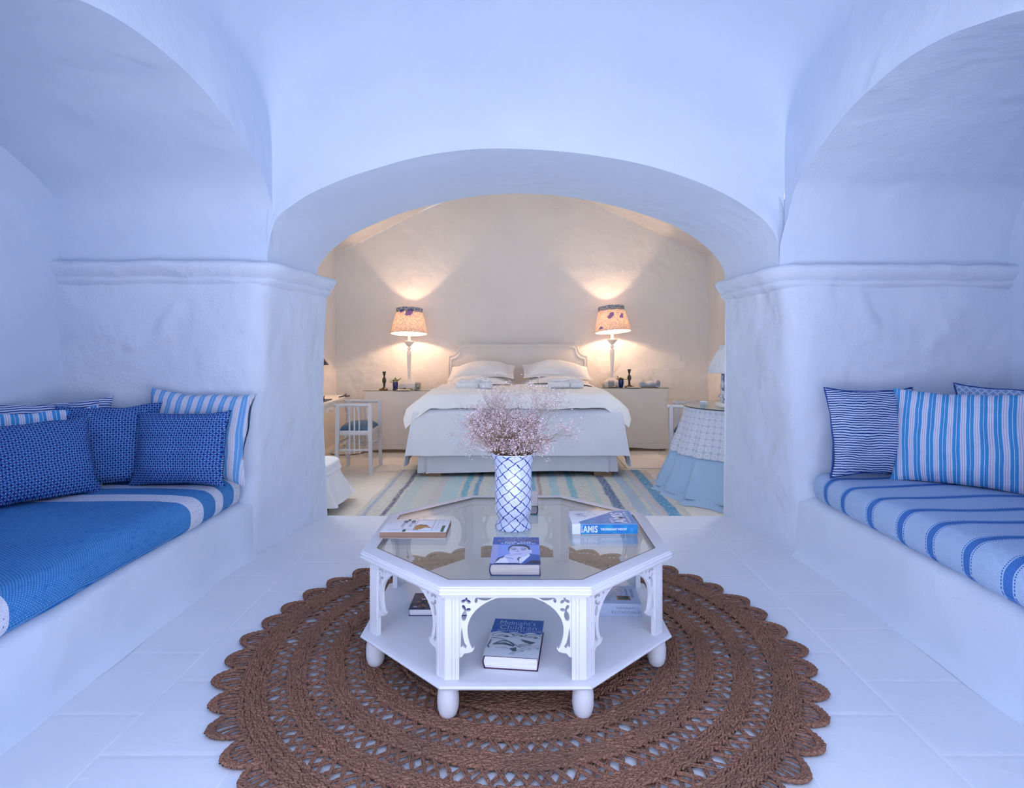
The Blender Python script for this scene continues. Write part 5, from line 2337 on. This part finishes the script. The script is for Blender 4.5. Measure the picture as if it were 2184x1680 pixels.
def lacep(a, b):
    x, y, z = skirt(a, 1 - .555 * (1 - b), .492, .74, .045, .766, .028, 17, 0)
    r = math.hypot(x, y)
    return (x * (1 + .014 / r) if x < .499 else x, y * (1 + .014 / r), z + .002)
mb.grid(lacep, 220, 14, 0, lambda a, b: (a * 3.3, b * .42))
mb.lathe([(.0, .766), (.502, .766)], 64, caps=False)
mb.v = [(min(x, .50), y, z) for x, y, z in mb.v]
mb.build('lace_overlay', LACE, dt, sharp=2)
mb = MB().prism([(min(.50, .515 * math.cos(2 * PI * i / 64)), .515 * math.sin(2 * PI * i / 64)) for i in range(64)], .770, .780)
mb.build('glass_top', GLASSD, dt, smooth=False)
mb = MB().tube([(min(.50, .516 * math.cos(2 * PI * i / 64)), .516 * math.sin(2 * PI * i / 64), .775) for i in range(64)], .0045, 5, closed=True)
mb.build('glass_edge', GEDGE, dt)

bl2 = thing('toile_lamp', 'unlit lamp with gathered white shade and blue toile column on the dressing table', 'lamp', (1.845, 5.33, ZB + .781))
MB().box(-.085, -.085, 0, .085, .085, .035, 0, .004).build('base', WOODC, bl2)
MB().lathe([(.055, .034), (.062, .05), (.058, .075), (.080, .085), (.068, .10), (.060, .12), (.052, .30), (.044, .335), (.012, .345), (.010, .40)], 28).build('column', TOILEC, bl2)
MB().lathe([(.168, .300), (.170, .302), (.158, .345), (.125, .42), (.088, .485), (.066, .512), (.068, .545), (.064, .545)], 120, caps=False, wob=lambda t_, zz: 1 + (.035 * math.sin(t_ * 26) if zz > .31 else .02 * math.sin(t_ * 26))).build('lamp_shade', fabric('white voile', A(.72, .73, .78), A(.66, .67, .73)), bl2, sharp=2)
b = MB().lathe([(.03, 0), (.034, .003), (.036, .03), (.03, .034), (.0, .036)], 20, caps=False).build('trinket_pot', JP, loc=(1.68, 5.48, ZB + .781))
tag(b, 'tiny pale trinket pot beside the toile lamp on the dressing table', 'pot')

# ------------------------------------------------------------------ bedroom rugs
rg = MB().rbox((0, 0, .005), (1.30, .98, .005), .0045, (40, 30, 1), jig=lambda o: (.015 * nz((o[1] * 3, 0, 0)), .01 * nz((o[0] * 4, 1, 0)), .003 * nz((o[0] * 3, o[1] * 3, 0)) * (o[2] > .006)))
o = rg.build('rag_rug', RAG, loc=(.03, 5.36, ZB + .002), weld=.0003, sharp=2)
tag(o, 'blue and cream striped rag rug on the floor before the bed', 'rug')
for x, y, lab in ((-1.30, 6.80, 'small cream mat on the floor at the left side of the bed'), (1.42, 6.95, 'small cream mat on the floor at the right side of the bed')):
    mt = MB().rbox((0, 0, .003), (.27, .50, .003), .0028, (8, 14, 1), jig=lambda o: (.006 * nz((o[1] * 6, x, 0)), .006 * nz((o[0] * 6, x, 1)), 0))
    o = mt.build('bedside_mat', MATW, loc=(x, y, ZB + .001), weld=.0002, sharp=2)
    tag(o, lab, 'mat', 'bedside mats')

# ------------------------------------------------------------------ light: evening sky through the open side, lamps inside, added fills
wd = bpy.data.worlds.new('sky')
SC.world = wd
wd.use_nodes = True
nt = wd.node_tree
bg = nt.nodes['Background']
tc = nt.nodes.new('ShaderNodeTexCoord')
sp = nt.nodes.new('ShaderNodeSeparateXYZ')
nt.links.new(tc.outputs['Generated'], sp.inputs[0])
mr = nt.nodes.new('ShaderNodeMapRange')
nt.links.new(sp.outputs[2], mr.inputs[0])
mr.inputs[1].default_value = -.12
mr.inputs[2].default_value = .12
mxn = nt.nodes.new('ShaderNodeMix')
mxn.data_type = 'RGBA'
nt.links.new(mr.outputs[0], mxn.inputs[0])
mxn.inputs[6].default_value = (1.95, 2.06, 2.50, 1)  # below the horizon: added glow, brighter than the sky, lifts the vault
mxn.inputs[7].default_value = (.76, .86, 1.20, 1)
nt.links.new(mxn.outputs[2], bg.inputs[0])
bg.inputs[1].default_value = 2.38

# added fill at the bedroom side walls, no window there, hidden by the arch wall
for sx, px in ((1, XL + .03), (-1, XR - .03)):
    ld = bpy.data.lights.new('added_bedroom_fill', 'AREA')
    ld.shape = 'RECTANGLE'
    ld.size, ld.size_y = .9, 1.3
    ld.energy = 37
    ld.color = (.85, .93, 1.0)
    lo = bpy.data.objects.new('added_bedroom_fill', ld)
    COL.objects.link(lo)
    lo.location = (px, 5.35, 1.75)
    lo.rotation_euler = Vector((sx * 1.0, -.75, .05)).to_track_quat('-Z', 'Y').to_euler()

# ------------------------------------------------------------------ camera
cd = bpy.data.cameras.new('camera')
cam = bpy.data.objects.new('camera', cd)
COL.objects.link(cam)
cam.location = (0, 0, 1.23)
cam.rotation_euler = (PI / 2, 0, 0)
cd.sensor_fit = 'HORIZONTAL'
cd.sensor_width = 36
cd.lens = 36 * 1281 / 2184
cd.shift_x = (1092 - 1108) / 2184
cd.shift_y = (735 - 840) / 2184
cd.clip_start = .02
SC.camera = cam

vs_ = SC.view_settings
vs_.view_transform = 'Standard'
vs_.look = 'None'
vs_.gamma = 1
vs_.exposure = 0.0
try:
    vs_.use_curve_mapping = False
except Exception:
    pass
SC.cycles.use_denoising = True
SC.cycles.max_bounces = 9
SC.cycles.diffuse_bounces = 5
SC.cycles.use_adaptive_sampling = True
SC.cycles.adaptive_threshold = .1
SC.cycles.adaptive_min_samples = 12
SC.cycles.transparent_max_bounces = 12
SC.cycles.sample_clamp_indirect = 8
